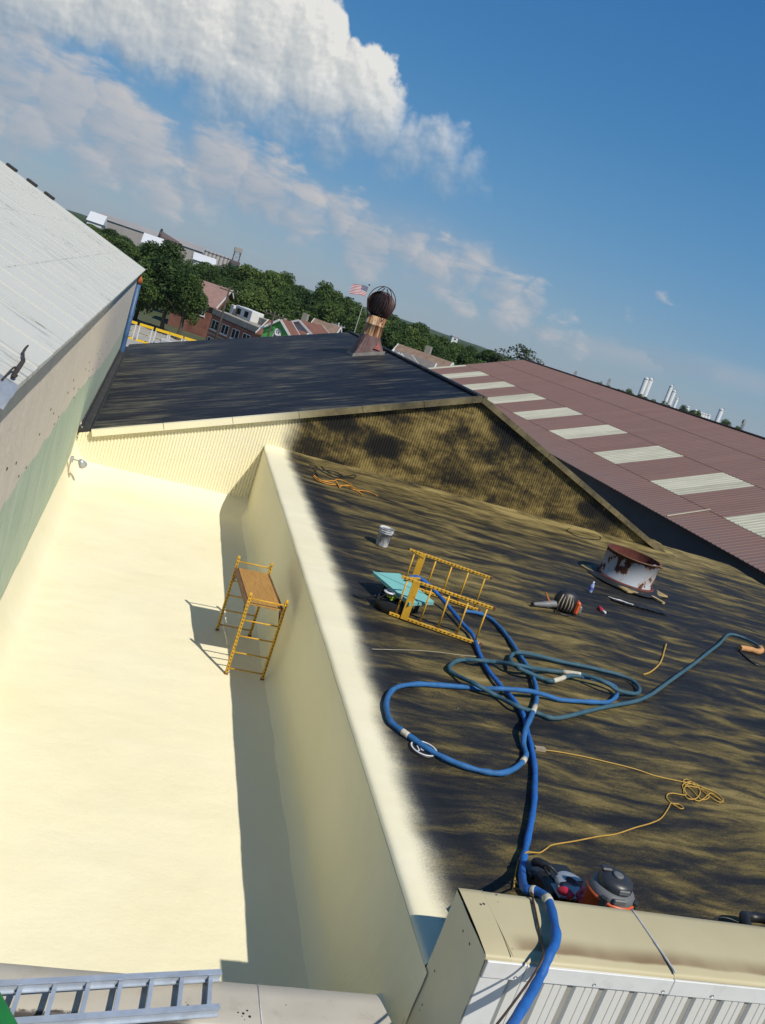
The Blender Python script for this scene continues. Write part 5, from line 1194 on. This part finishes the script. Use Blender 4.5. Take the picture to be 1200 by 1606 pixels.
for top, w in (((169.126, 348.666, 3.342), 6.4), ((175.276, 355.139, 4.490), 8.7), ((181.088, 360.833, 3.019), 6.1), ((179.913, 352.601, 2.624), 8.2), ((173.074, 335.547, 3.825), 7.5), ((194.298, 368.710, 3.017), 7.2), ((184.152, 344.559, 4.736), 8.0), ((182.072, 334.386, 4.305), 6.8), ((204.128, 370.476, 5.059), 6.6), ((187.231, 332.739, 3.877), 7.1), ((199.515, 351.236, 6.493), 8.7), ((176.989, 307.274, 4.611), 7.7), ((175.050, 300.495, 5.674), 6.3), ((179.596, 305.090, 6.260), 7.5), ((193.710, 323.888, 5.584), 7.9), ((187.436, 310.353, 5.248), 7.8), ((203.442, 333.304, 6.835), 7.8), ((221.812, 359.693, 6.599), 9.0), ((222.704, 357.055, 5.466), 6.7), ((202.457, 321.957, 6.891), 8.0), ((194.964, 305.204, 4.988), 7.0), ((211.461, 327.078, 5.472), 7.2), ((197.278, 301.102, 5.419), 8.4), ((206.784, 312.806, 5.875), 7.3), ((225.022, 337.771, 6.987), 6.3), ((233.767, 346.843, 7.325), 8.4), ((214.900, 314.896, 6.150), 8.2), ((245.879, 357.844, 8.124), 7.2), ((224.486, 322.162, 5.739), 8.0), ((221.931, 315.535, 5.385), 6.2), ((263.825, 358.396, 7.424), 8.0), ((246.264, 331.827, 7.609), 6.4), ((269.308, 358.993, 6.442), 6.7), ((252.240, 334.119, 6.585), 6.2), ((252.780, 331.968, 6.607), 6.9)): tree(top, w, RL, RB)

# houses
M['brick'] = None
def mk_brick():
    n = NB('brick_wall', .85, 0, .2)
    t = n.N.new('ShaderNodeTexBrick'); n.L.new(n.mapv(n.obj, (1, 1, 1), (R(90), 0, 0)), t.inputs['Vector'])
    t.inputs['Scale'].default_value = 2.2; t.inputs['Color1'].default_value = (.19, .068, .045, 1); t.inputs['Color2'].default_value = (.25, .095, .06, 1); t.inputs['Mortar'].default_value = (.24, .19, .16, 1)
    return n.done(n.mix(n.step(n.noise(n.pos, .6, 4), .45, .7), t.outputs[0], (.17, .065, .048), ))
M['brick'] = mk_brick()
M['pink_roof'] = plain('pinkish_shingles', (.26, .155, .13), .85, 0, .15, 1.5, .2)
M['brown_roof'] = plain('brown_shingles', (.16, .068, .045), .85, 0, .2, 1.2, .2)
M['grey_roof'] = plain('grey_shingles', (.15, .135, .125), .85, 0, .2, 1.2, .2)
M['tan_roof'] = plain('tan_shingles', (.21, .14, .10), .85, 0, .25, 1.2, .2)
M['stone'] = plain('weathered_stone', (.27, .25, .21), .85, 0, .2, .8, .2)
M['house_white'] = plain('white_clapboard', (.58, .58, .57), .7, 0, .05, 2)
M['glass_dark'] = plain('window_glass', (.018, .022, .028), .15, 0, .1, 2)
M['green_paint'] = plain('bright_green_paint', (.055, .30, .055), .6, 0, .12, 1.5)
M['far_white'] = plain('far_white_sheet', (.58, .59, .60), .6, 0, .08, .05)
M['far_grey'] = plain('far_grey_roof', (.30, .28, .27), .8, 0, .12, .05)
M['far_rust'] = plain('far_rust', (.10, .075, .075), .8, 0, .3, .3)
def window(parent, name, m, w=1., h=1.4, dx=0):
    """recessed sash with sill; m maps local (x right, y out, z up)"""
    b = MB()
    for lo, hi in (((-w / 2, -.02, 0), (-w / 2 + .09, .05, h)), ((w / 2 - .09, -.02, 0), (w / 2, .05, h)), ((-w / 2 + .09, -.02, h - .09), (w / 2 - .09, .05, h)), ((-w / 2 + .09, -.02, 0), (w / 2 - .09, .05, .09)), ((-.05, -.02, .09), (.05, .05, h - .09)), ((-w / 2 - .1, .0, -.12), (w / 2 + .1, .14, -.005))): b.box(lo, hi, 0, m)
    f = b.build('window', M['house_white'], parent)
    q = MB(); q.box((-w / 2 + .09, -.015, .09), (w / 2 - .09, .012, h - .09), 0, m); q.build('pane', M['glass_dark'], f)
def gable_house(label, loc, rz, w, d, hw, hr, wall, roof, over=.5, group=None, chimney=True, front=None, nwin=2):
    """ridge runs along local x; the gable ends face local +x and -x"""
    t = thing('house', label, 'house', loc, rz, group)
    b = MB(); b.box((-w / 2, -d / 2, 0), (w / 2, d / 2, hw))
    b.add([(-w / 2, -d / 2, hw), (-w / 2, d / 2, hw), (-w / 2, 0, hw + hr)], [(0, 2, 1)]); b.add([(w / 2, -d / 2, hw), (w / 2, d / 2, hw), (w / 2, 0, hw + hr)], [(0, 1, 2)])
    b.build('wall', wall, t)
    for s in (-1, 1):
        q = MB(); sl = hr / (d / 2); e = over
        for dz in (.05,):
            a = [(-w / 2 - e, s * (d / 2 + e), hw - sl * e), (w / 2 + e, s * (d / 2 + e), hw - sl * e), (w / 2 + e, 0, hw + hr), (-w / 2 - e, 0, hw + hr)]
            q.add([(x, y, z + .03) for x, y, z in a] + [(x, y, z + .2) for x, y, z in a], [(0, 1, 2, 3), (7, 6, 5, 4), (0, 4, 5, 1), (1, 5, 6, 2), (3, 7, 4, 0), (2, 6, 7, 3)])
        q.build('roof', roof, t)
        for ex in (-1, 1):
            f = MB(); f.bar((ex * (w / 2 + e + .05), s * (d / 2 + e), hw - sl * e + .1), (ex * (w / 2 + e + .05), s * .05, hw + hr + .09), .1, .26); f.build('barge_board', M['house_white'], t)
    if chimney: q = MB(); q.box((-.45, .6, hw + hr * .5), (.25, 1.3, hw + hr + 1.1)); q.build('chimney', M['stone'], t)
    for s in (-1, 1):
        for k in range(nwin):
            x = -w / 2 + (k + .5) * w / nwin
            window(t, 'window', Matrix.Translation((x, s * d / 2, hw - 2.1)) @ Matrix.Rotation(0 if s > 0 else math.pi, 4, 'Z'))
        window(t, 'window', Matrix.Translation((s * w / 2, 0, hw - 1.2)) @ Matrix.Rotation(-s * math.pi / 2, 4, 'Z'))
    return t
# brick building with a flat roof
Ab = Vector((13.868, 114.000, -2.634)); Bb = Vector((7.449, 126.386, -2.634))
def build_brick():
    d = (Bb - Ab); d.z = 0; Lb = d.length; d.normalize(); nrm = Vector((d.y, -d.x, 0))
    if nrm.y > 0: nrm = -nrm                      # faces the camera's side
    rz = math.atan2(-d.y, -d.x); ztop = Ab.z; H = ztop - GZ
    t = thing('brick_building', 'two storey red brick building with a grey flat roof beyond the navy roof', 'building', (Ab.x, Ab.y, GZ), rz)
    # local x runs from the far end (-Lb) to the near right corner (0); local -y faces the camera
    s = -1 if (Matrix.Rotation(rz, 3, 'Z') @ Vector((0, -1, 0))).dot(nrm) > 0 else 1
    dep = 11.
    y0, y1 = (0, dep) if s < 0 else (-dep, 0)
    b = MB(); b.box((-Lb, y0, 0), (0, y1, H - .9)); b.build('wall', M['brick'], t)
    b = MB(); b.box((-Lb - .15, y0 - .15, H - .897), (.15, y1 + .15, H - .80)); b.build('cornice', M['glass_dark'], t)
    b = MB(); b.box((-Lb - .1, y0 - .1, H - .797), (.1, y1 + .1, H)); b.build('roof', M['stone'], t)
    for zz in (H - 2.75, H - 5.2):
        for k in range(5):
            x = -Lb + Lb * (k + .5) / 5
            window(t, 'window', Matrix.Translation((x, y0 if s < 0 else y1, zz)) @ Matrix.Rotation(math.pi if s < 0 else 0, 4, 'Z'), 1.9, 1.35)
    b = MB(); b.box((-Lb, (y0 if s < 0 else y1) + s * .12, H - 3.45), (0, (y0 if s < 0 else y1) + s * .005, H - 3.25)) if s > 0 else b.box((-Lb, y0 - .12, H - 3.45), (0, y0 - .005, H - 3.25)); b.build('string_course', M['stone'], t)
    def on_roof(x, y, name, lo, hi, mat, label, cat):
        q = MB(); q.bbox(lo, hi, .05); o = q.build(name, mat); o.location = Vector((Ab.x, Ab.y, GZ)) + Matrix.Rotation(rz, 3, 'Z') @ Vector((x, (y if s < 0 else -y), H)); o.rotation_euler = (0, 0, rz); tag(o, label, cat); return o
    u = thing('roof_unit', 'white air handling unit with dark openings on the brick building roof', 'air conditioner', Vector((Ab.x, Ab.y, GZ)) + Matrix.Rotation(rz, 3, 'Z') @ Vector((-Lb * .72, (3.2 if s < 0 else -3.2), H)), rz)
    MB().bbox((-2.2, -1, 0), (2.2, 1, 1.5), .06).build('casing', M['house_white'], u)
    for x in (-1.1, .9): MB().bbox((x - .5, -1.04, .35), (x + .5, -1.005, 1.15), .01).build('grille', M['glass_dark'], u)
    on_roof(-Lb * .84, 2.6, 'roof_box', (-.4, -.4, 0), (.4, .4, 1.1), M['yellow'], 'small yellowish box on the brick building roof beside the white unit', 'box')
    on_roof(-Lb * .94, 2.6, 'roof_box', (-.4, -.4, 0), (.4, .4, 1.3), M['house_white'], 'narrow white box near the left end of the brick building roof', 'box')
    on_roof(-Lb * .46, 4.5, 'roof_shed', (-2.2, -1, 0), (2.2, 1, 1.0), M['stone'], 'low grey shed on the right half of the brick building roof', 'shed')
    on_roof(-Lb * .30, 5., 'chimney_stack', (-.3, -.3, 0), (.3, .3, 2.0), M['stone'], 'pale chimney stack at the right end of the brick building roof', 'chimney')
    b = MB(); b.box((-.5, 0, 0), (.5, .8, H + 1.2)); o = b.build('end_wall', M['tan_roof']); o.location = Vector((Ab.x, Ab.y, GZ)) + Matrix.Rotation(rz, 3, 'Z') @ Vector((1.3, (-.2 if s < 0 else .2), 0)); o.rotation_euler = (0, 0, rz); tag(o, 'pale pillar standing between the brick building and the green gable', 'pillar')
build_brick()
def hz(p, rise):  # house base under a ridge point
    return (p[0], p[1], GZ)
def house_at(label, p, rz, w, d, hr, wall, roof, **k):
    hw = p[2] - hr - GZ; return gable_house(label, (p[0], p[1], GZ), rz, w, d, hw, hr, wall, roof, **k)
house_at('house with pinkish shingle roof and dark gable behind the brick building', (7.080, 150.000, -0.236), R(-25), 7, 8, 3.0, M['brick'], M['pink_roof'], chimney=False)
house_at('smaller pink roofed house wing right of the pinkish gable', (9.736, 158.000, -0.506), R(65), 8, 7, 2.8, M['stone'], M['pink_roof'], chimney=False)
house_at('house with a broad brown hip like roof and white walls beyond the navy roof ridge', (19.645, 118.000, -0.219), R(58), 7, 8, 2.1, M['house_white'], M['brown_roof'])
house_at('low brown roofed house between the green gable and the white walled house', (16.058, 112.000, -1.329), R(-28), 4.5, 5, 1.6, M['house_white'], M['brown_roof'], chimney=False)
house_at('small tan roofed house half hidden by trees behind the brown roof', (25.037, 135.000, -0.012), R(-30), 3.5, 5, 2.2, M['stone'], M['tan_roof'], chimney=False)
house_at('grey roofed white house right of the turbine vent', (26.246, 92.000, 0.685), R(62), 4.5, 6, 2.0, M['house_white'], M['grey_roof'], chimney=False)
house_at('white dormered house with a grey roof beside the navy roof edge', (28.558, 96.000, 0.602), R(-25), 4, 3.6, 1.5, M['house_white'], M['grey_roof'], chimney=False)
house_at('tan and brown roofed house left of the red roof far end', (32.366, 105.000, 1.046), R(-35), 6.5, 6, 2.2, M['house_white'], M['tan_roof'])
# green gable front with a white round emblem
def build_green():
    p = Vector((14.153, 106.000, -0.507)) + Vector((.75, 1.4, 0))
    t = gable_house('bright green gable front with a white round emblem beside the brick building', (p.x, p.y, GZ), R(62), 3.2, 3.6, p.z - 1.5 - GZ, 1.5, M['green_paint'], M['brown_roof'], .3, None, False)
    b = MB(); m = Matrix.Rotation(R(-90), 4, 'Y')
    b.lathe([(.20, .0), (.20, .05), (.48, .05), (.48, .0)], 24); b.v = [tuple(Matrix.Translation((-1.62, 0, p.z - 1.45 - GZ)) @ m @ Vector(q)) for q in b.v]; b.build('round_emblem', M['house_white'], t)
build_green()

# yellow and white frames in the yard
M['frame_yellow'] = plain('bright_yellow_paint', (.72, .46, .01), .5, 0, .08, 3)
def make_frame(loc, label):
    t = thing('steel_frame', label, 'frame', loc, 0, 'yellow and white steel frames in the yard')
    w, h, d = 1.5, 2.05, 1.0
    for sx in (-1, 1):
        for sy in (0, 1):
            b = MB(); b.bbox((sx * w / 2 - .07, sy * d - .07, .14), (sx * w / 2 + .07, sy * d + .07, h - .14), .01); b.build('post', M['house_white'] if sy == 0 else M['frame_yellow'], t)
    for sy in (0, 1):
        b = MB(); b.bbox((-w / 2 - .1, sy * d - .09, h - .15), (w / 2 + .1, sy * d + .09, h + .08), .01); b.build('top_rail', M['frame_yellow'], t)
        b = MB(); b.bbox((-w / 2 - .1, sy * d - .09, 0), (w / 2 + .1, sy * d + .09, .15), .01); b.build('bottom_rail', M['frame_yellow'], t)
    b = MB(); b.bbox((-w / 2 + .08, d - .04, .85), (w / 2 - .08, d + .04, .93), .01); b.build('mid_rail', M['frame_yellow'], t)
    for sx in (-1, 1):
        b = MB(); b.bbox((sx * w / 2 - .07, .1, h - .15), (sx * w / 2 + .07, d - .1, h), .01); b.build('side_rail', M['frame_yellow'], t)
    return t
fr0 = None
FL = ['leftmost yellow and white frame, cut by the blue pipe', 'yellow and white frame second from the blue pipe, fully in view', 'yellow and white frame third from the blue pipe, behind the grey blocks', 'yellow and white frame fourth from the blue pipe, right of the grey blocks', 'yellow and white frame fifth from the blue pipe, above the navy roof edge', 'rightmost yellow and white frame next to the brick building']
for i, px in enumerate(((-2.594, 112.000, -7.485), (-0.594, 112.000, -7.094), (1.358, 112.000, -7.047), (3.089, 112.000, -6.993), (4.953, 112.000, -7.067), (6.740, 112.000, -7.089))):
    if fr0 is None: fr0 = make_frame((0, 0, 0), FL[0]); o = fr0
    else: o = copy_tree(fr0); o['label'] = FL[i]
    o.location = (px[0], 112, GZ + .005)
M['block_grey'] = plain('grey_concrete_block', (.36, .36, .36), .85, 0, .15, 2, .3)
for i, (q, sz, lb) in enumerate((((1.395, 107.000, -7.224), (1.5, 1.1, 1.15), 'rough grey concrete block in front of the yellow frames, left one'), ((2.313, 108.500, -6.704), (1.9, 1.2, 1.6), 'larger grey concrete block in front of the yellow frames, right one'))):
    b = MB(); b.bbox((-sz[0] / 2, -sz[1] / 2, 0), (sz[0] / 2, sz[1] / 2, sz[2]), .12); o = b.build('concrete_block', M['block_grey']); o.location = (q[0], q[1], GZ + .005); o.rotation_euler = (0, 0, .2 - .3 * i); tag(o, lb, 'block', 'concrete blocks in the yard')

# utility poles
M['pole_wood'] = plain('pole_timber', (.055, .045, .038), .9, 0, .2, 4)
M['pole_steel'] = plain('pole_steel', (.33, .33, .34), .5, .3, .1, 4)
def pole(p, label, arm=1.2, mat='pole_wood', lamp=False):
    t = thing('street_lamp' if lamp else 'utility_pole', label, 'street lamp' if lamp else 'utility pole', (p[0], p[1], GZ))
    h = p[2] - GZ; b = MB(); b.tube([(0, 0, 0), (0, 0, h)], [.17, .11], 8); b.build('pole', M[mat], t)
    if lamp:
        b = MB(); b.tube(spline([(0, 0, h - .1), (.7, 0, h + .3), (1.9, 0, h + .35)], 4), .06, 6); b.build('arm', M[mat], t); b = MB(); b.bbox((1.6, -.15, h + .27), (2.4, .15, h + .42), .04); b.build('lamp_head', M['house_white'], t)
    else:
        b = MB(); b.bar((-arm, 0, h - .5), (arm, 0, h - .5), .12, .14); b.build('cross_arm', M[mat], t)
        for x in (-arm * .85, -arm * .4, arm * .4, arm * .85): b = MB(); b.tube([(x, 0, h - .43), (x, 0, h - .18)], .05, 6); b.build('insulator', M['stone'], t)
    return t
pole((7.748, 112.000, 1.245), 'dark utility pole in front of the brick building left windows')
pole((13.052, 105.000, 0.391), 'utility pole standing between brick building and green gable')
pole((13.860, 150.000, -1.160), 'street lamp behind the flat roof of the brick building', mat='pole_steel', lamp=True)
pole((20.354, 170.000, -0.094), 'thin utility pole among the belt trees right of the brick building')
pole((27.686, 140.000, 0.599), 'pale utility pole before the trees above the navy ridge', mat='pole_steel')

# flag
def build_flag():
    top = Vector((21.819, 100.000, 6.580))
    t = thing('flag_pole', 'flag pole with an American flag flying left behind the turbine vent', 'flag', (top.x, top.y, GZ))
    h = top.z - GZ; b = MB(); b.tube([(0, 0, 0), (0, 0, h)], [.06, .035], 8); b.build('pole', M['far_grey'], t)
    b = MB(); b.lathe([(0, h), (.11, h + .06), (.11, h + .14), (0, h + .2)], 12); b.build('finial', M['black_metal'], t)
    Fw, Fh = 1.85, 1.12; nu, nv = 40, 13
    def pt(u, v): return (-.05 - Fw * u, .16 * math.sin(u * 7 + v) * u ** .5, h - .18 - Fh * (1 - v) - .10 * u * u * 2 + .05 * math.sin(u * 6))
    M['flag_red'] = plain('flag_red', (.42, .025, .035), .8, 0, .05); M['flag_white'] = plain('flag_white', (.68, .68, .68), .8, 0, .03); M['flag_blue'] = plain('flag_blue', (.022, .035, .13), .8, 0, .05)
    b = MB(); b.grid(pt, nu, nv)
    for k in range(len(b.f)):
        r_, c_ = divmod(k, nu); b.m[k] = 2 if (r_ >= 6 and c_ < 16) else (0 if r_ % 2 == 0 else 1)
    fl_ = b.build('flag_cloth', [M['flag_red'], M['flag_white'], M['flag_blue']], t)
    b = MB()
    for i in range(9):
        for j in range(6 if i % 2 == 0 else 5):
            u = .4 * ((j + (.5 if i % 2 == 0 else 1.0)) / 6); v = 6 / 13 + 7 / 13 * ((i + .7) / 9.4)
            for off in (-.012, .012):
                c = Vector(pt(u, v)) + Vector((0, off, 0)); vv = []
                for k in range(10):
                    a = math.pi / 2 + k * math.pi / 5; rr = .036 if k % 2 == 0 else .015; vv.append(c + Vector((rr * math.cos(a), 0, rr * math.sin(a))))
                b.add(vv, [tuple(range(10))])
    st = b.build('stars', M['flag_white'], fl_); st['kind'] = 'stuff'
build_flag()

# factory sheds at far left
def shed(label, p0, p1, dep, hr, wall, roof):
    """long shed whose eave runs from p0 to p1 (world points), ridge behind"""
    a, c = Vector(p0), Vector(p1); z = max(a.z, c.z); d = c - a; d.z = 0; Ls = d.length; rz = math.atan2(d.y, d.x)
    m = (a + c) / 2; t = thing('factory_shed', label, 'factory', (m.x, m.y, GZ), rz); H = z - GZ
    b = MB(); b.box((-Ls / 2, 0, 0), (Ls / 2, dep, H)); b.build('wall', wall, t)
    b = MB(); b.add([(-Ls / 2 - .5, -.6, H + .1), (Ls / 2 + .5, -.6, H + .1), (Ls / 2 + .5, dep / 2, H + hr), (-Ls / 2 - .5, dep / 2, H + hr), (-Ls / 2 - .5, dep + .6, H + .1), (Ls / 2 + .5, dep + .6, H + .1)], [(0, 1, 2, 3), (3, 2, 5, 4), (0, 3, 4), (1, 5, 2)]); b.build('roof', roof, t)
    n = int(Ls / 8)
    for k in range(n): b = MB(); x = -Ls / 2 + (k + .5) * Ls / n; b.box((x - .25, -.15, 0), (x + .25, -.005, H)); b.build('pilaster', M['far_grey'], t)
    return t
shed('long low factory shed with a grey roof on the far left skyline', (-35.291, 430.000, 3.441), (13.470, 430.000, 4.491), 40, 2.5, M['far_grey'], M['far_grey'])
shed('small bright white gabled shed at the left end of the skyline', (-34.897, 390.000, 1.709), (-29.066, 390.000, 1.889), 20, 4.0, M['far_white'], M['far_white'])
shed('white gabled shed in the middle of the far factory row', (-12.155, 385.000, 0.509), (-4.773, 385.000, 0.360), 20, 4.0, M['far_white'], M['far_white'])
shed('white shed at the right end of the far factory row', (9.209, 380.000, 0.596), (17.890, 380.000, 0.284), 20, 3.0, M['far_white'], M['far_white'])
dq = Vector((-2.839, 425.000, 5.211))
dd_ = thing('process_drum', 'rusty cylindrical process drum on top of the far factory shed', 'industrial drum', dq)
b = MB(); b.tube([(-4.2, 0, 0), (-3.0, 0, -.2), (4.8, 0, -1.6)], [3.2, 2.5, 2.0], 18); b.build('drum_shell', M['far_rust'], dd_)
b = MB(); b.tube([(-4.6, 0, .05), (-3.6, 0, -.08)], [3.5, 3.5], 18); b.build('end_ring', M['black_metal'], dd_)
for k in range(4): b = MB(); b.bar((-3 + 2.2 * k, 0, -2 - .3 * k), (-3 + 2.2 * k, 0, -6), .5, .5); b.build('support_leg', M['far_rust'], dd_)
bn = None
for k, (p) in enumerate(((14.683, 420.000, 6.467), (16.496, 420.000, 6.344), (18.277, 420.000, 6.355), (20.063, 420.000, 6.367), (21.853, 420.000, 6.379), (23.649, 420.000, 6.390), (25.449, 420.000, 6.402))):
    t = thing('storage_bin', 'dark grey cylindrical storage bin in the row beside the lattice tower', 'storage bin', (p[0], p[1], GZ), 0, 'storage bins in a row at the far factory')
    h = p[2] - GZ; b = MB(); b.lathe([(.85, 0), (.85, h - .8), (.3, h), (0, h)], 12); b.build('bin_shell', M['far_grey'], t); b = MB(); b.lathe([(.95, h - 1.1), (.98, h - .8), (.85, h - .7)], 12); b.build('top_ring', M['far_rust'], t)
def lattice(label, p, w, name='lattice_tower', cat='tower', mat=None, arms=False):
    t = thing(name, label, cat, (p[0], p[1], GZ)); h = p[2] - GZ; mat = mat or M['far_rust']; n = 7
    def c(k, sx, sy): f = 1 - (.75 if arms else .25) * k / n; return Vector((sx * w / 2 * f, sy * w / 2 * f, h * k / n))
    th = w * .055
    for sx in (-1, 1):
        for sy in (-1, 1): b = MB(); b.bar(c(0, sx, sy), c(n, sx, sy), th, th); b.build('leg', mat, t)
    b = MB()
    for k in range(n):
        for (s0, s1) in (((-1, -1), (1, -1)), ((1, -1), (1, 1)), ((1, 1), (-1, 1)), ((-1, 1), (-1, -1))):
            b.bar(c(k, *s0), c(k + 1, *s1), th * .6, th * .6); b.bar(c(k + 1, *s0), c(k + 1, *s1), th * .6, th * .6)
    o = b.build('lattice', mat, t); o['kind'] = 'stuff'
    if arms:
        for z in (.78, .90): q = MB(); q.bar((-w * .75, 0, h * z), (w * .75, 0, h * z), th, th); q.build('cross_arm', mat, t)
    else:
        q = MB(); q.bbox((-w * .62, -w * .62, h * .62), (w * .62, w * .62, h * .70), .1); q.build('platform', mat, t); q = MB(); q.bbox((-w * .5, -w * .5, h * .9), (w * .5, w * .5, h), .1); q.build('head_house', M['far_grey'], t)
lattice('rusty lattice tower at the right end of the storage bins', (28.181, 420.000, 11.625), 3.6)
# white silos beyond the red roof
def silo(label, p, r, group=None, cap=True):
    t = thing('silo', label, 'silo', (p[0], p[1], GZ), 0, group); h = p[2] - GZ
    b = MB(); b.lathe([(r, 0), (r, h - r * .6), (r * .75, h - r * .2), (r * .3, h), (0, h)], 20); b.build('tank_shell', M['far_white'], t)
    b = MB(); b.lathe([(r * 1.06, h * .38), (r * 1.06, h * .38 + .5)], 20); b.lathe([(r * 1.06, h * .985 - r * .6), (r * 1.06, h * .985 - r * .6 + .35)], 20); o = b.build('ring_band', M['far_grey'], t); o['kind'] = 'stuff'
    if cap: b = MB(); b.bar((r * 1.1, 0, h * .3), (r * 1.1, 0, h + .8), .35, .35); b.build('ladder_cage', M['far_grey'], t)
for lb, p, r in (('left one of the tallest pair of white silos beyond the red roof', (335.317, 560.000, 21.614), 1.75), ('right one of the tallest pair of white silos beyond the red roof', (338.884, 560.000, 22.220), 1.75),
                 ('tallest white column of the middle silo cluster', (356.590, 560.000, 22.304), 1.35), ('second white column of the middle silo cluster', (360.382, 560.000, 19.588), 1.5), ('short white column at the right of the middle silo cluster', (364.995, 560.000, 15.155), 1.1),
                 ('lone white silo right of the row of small tanks', (403.459, 560.000, 18.196), 1.7)): silo(lb, p, r)
for k, p in enumerate(((372.726, 555.000, 12.028), (379.711, 555.000, 11.654), (382.119, 555.000, 11.386), (384.532, 555.000, 11.117), (386.848, 555.000, 11.063), (389.169, 555.000, 11.008), (391.895, 555.000, 11.315))):
    silo('small white tank in the row between the silo cluster and the lone silo' if k else 'small white tank beside the bush just right of the silo cluster', p, 1.25, 'small white tanks in a row' if k else None, False)
for lb, p in (('far lattice pylon left of the silos, leftmost', (385.053, 700.000, 14.506)), ('far lattice pylon nearest to the silo pair', (389.113, 720.000, 10.288)), ('far thin pylon between the sparse tree and the other pylons', (351.485, 700.000, 11.313)), ('far lattice pylon at the right edge of the skyline', (532.470, 700.000, 19.384))):
    lattice(lb, p, 4.0, 'pylon', 'pylon', M['far_grey'], True)
lattice('small dark mast right of the lone silo', (319.257, 420.000, 12.788), 1.5, 'mast', 'mast', M['far_rust'])
wb = Vector((141.158, 420.000, 4.745))
tb_ = thing('tower_block', 'small white tower block standing among trees on the skyline', 'building', (wb.x, wb.y, GZ))
hh = wb.z - GZ; b = MB(); b.box((-1.6, -1.6, 0), (1.6, 1.6, hh)); b.build('wall', M['far_white'], tb_)
b = MB(); b.box((-1.75, -1.75, hh + .003), (1.75, 1.75, hh + .4)); b.build('roof', M['far_grey'], tb_)
for k in range(4): b = MB(); b.box((-.5, -1.66, hh - 1.2 - 1.6 * k), (.5, -1.605, hh - .5 - 1.6 * k)); b.build('window', M['glass_dark'], tb_)

# the air: one closed box of thin even haze round the camera and the scene
def build_haze():
    m = bpy.data.materials.new('air'); m.use_nodes = True; nt = m.node_tree; nt.nodes.clear()
    o = nt.nodes.new('ShaderNodeOutputMaterial'); v = nt.nodes.new('ShaderNodeVolumePrincipled'); nt.links.new(v.outputs[0], o.inputs['Volume'])
    v.inputs['Color'].default_value = (.80, .88, 1., 1); v.inputs['Density'].default_value = HAZE; v.inputs['Anisotropy'].default_value = .2
    b = MB(); b.box((-3600, -1300, GZ - 1.2), (3600, 6100, 46)); o = b.build('haze', m); o['kind'] = 'stuff'
HAZE = .00005
build_haze()
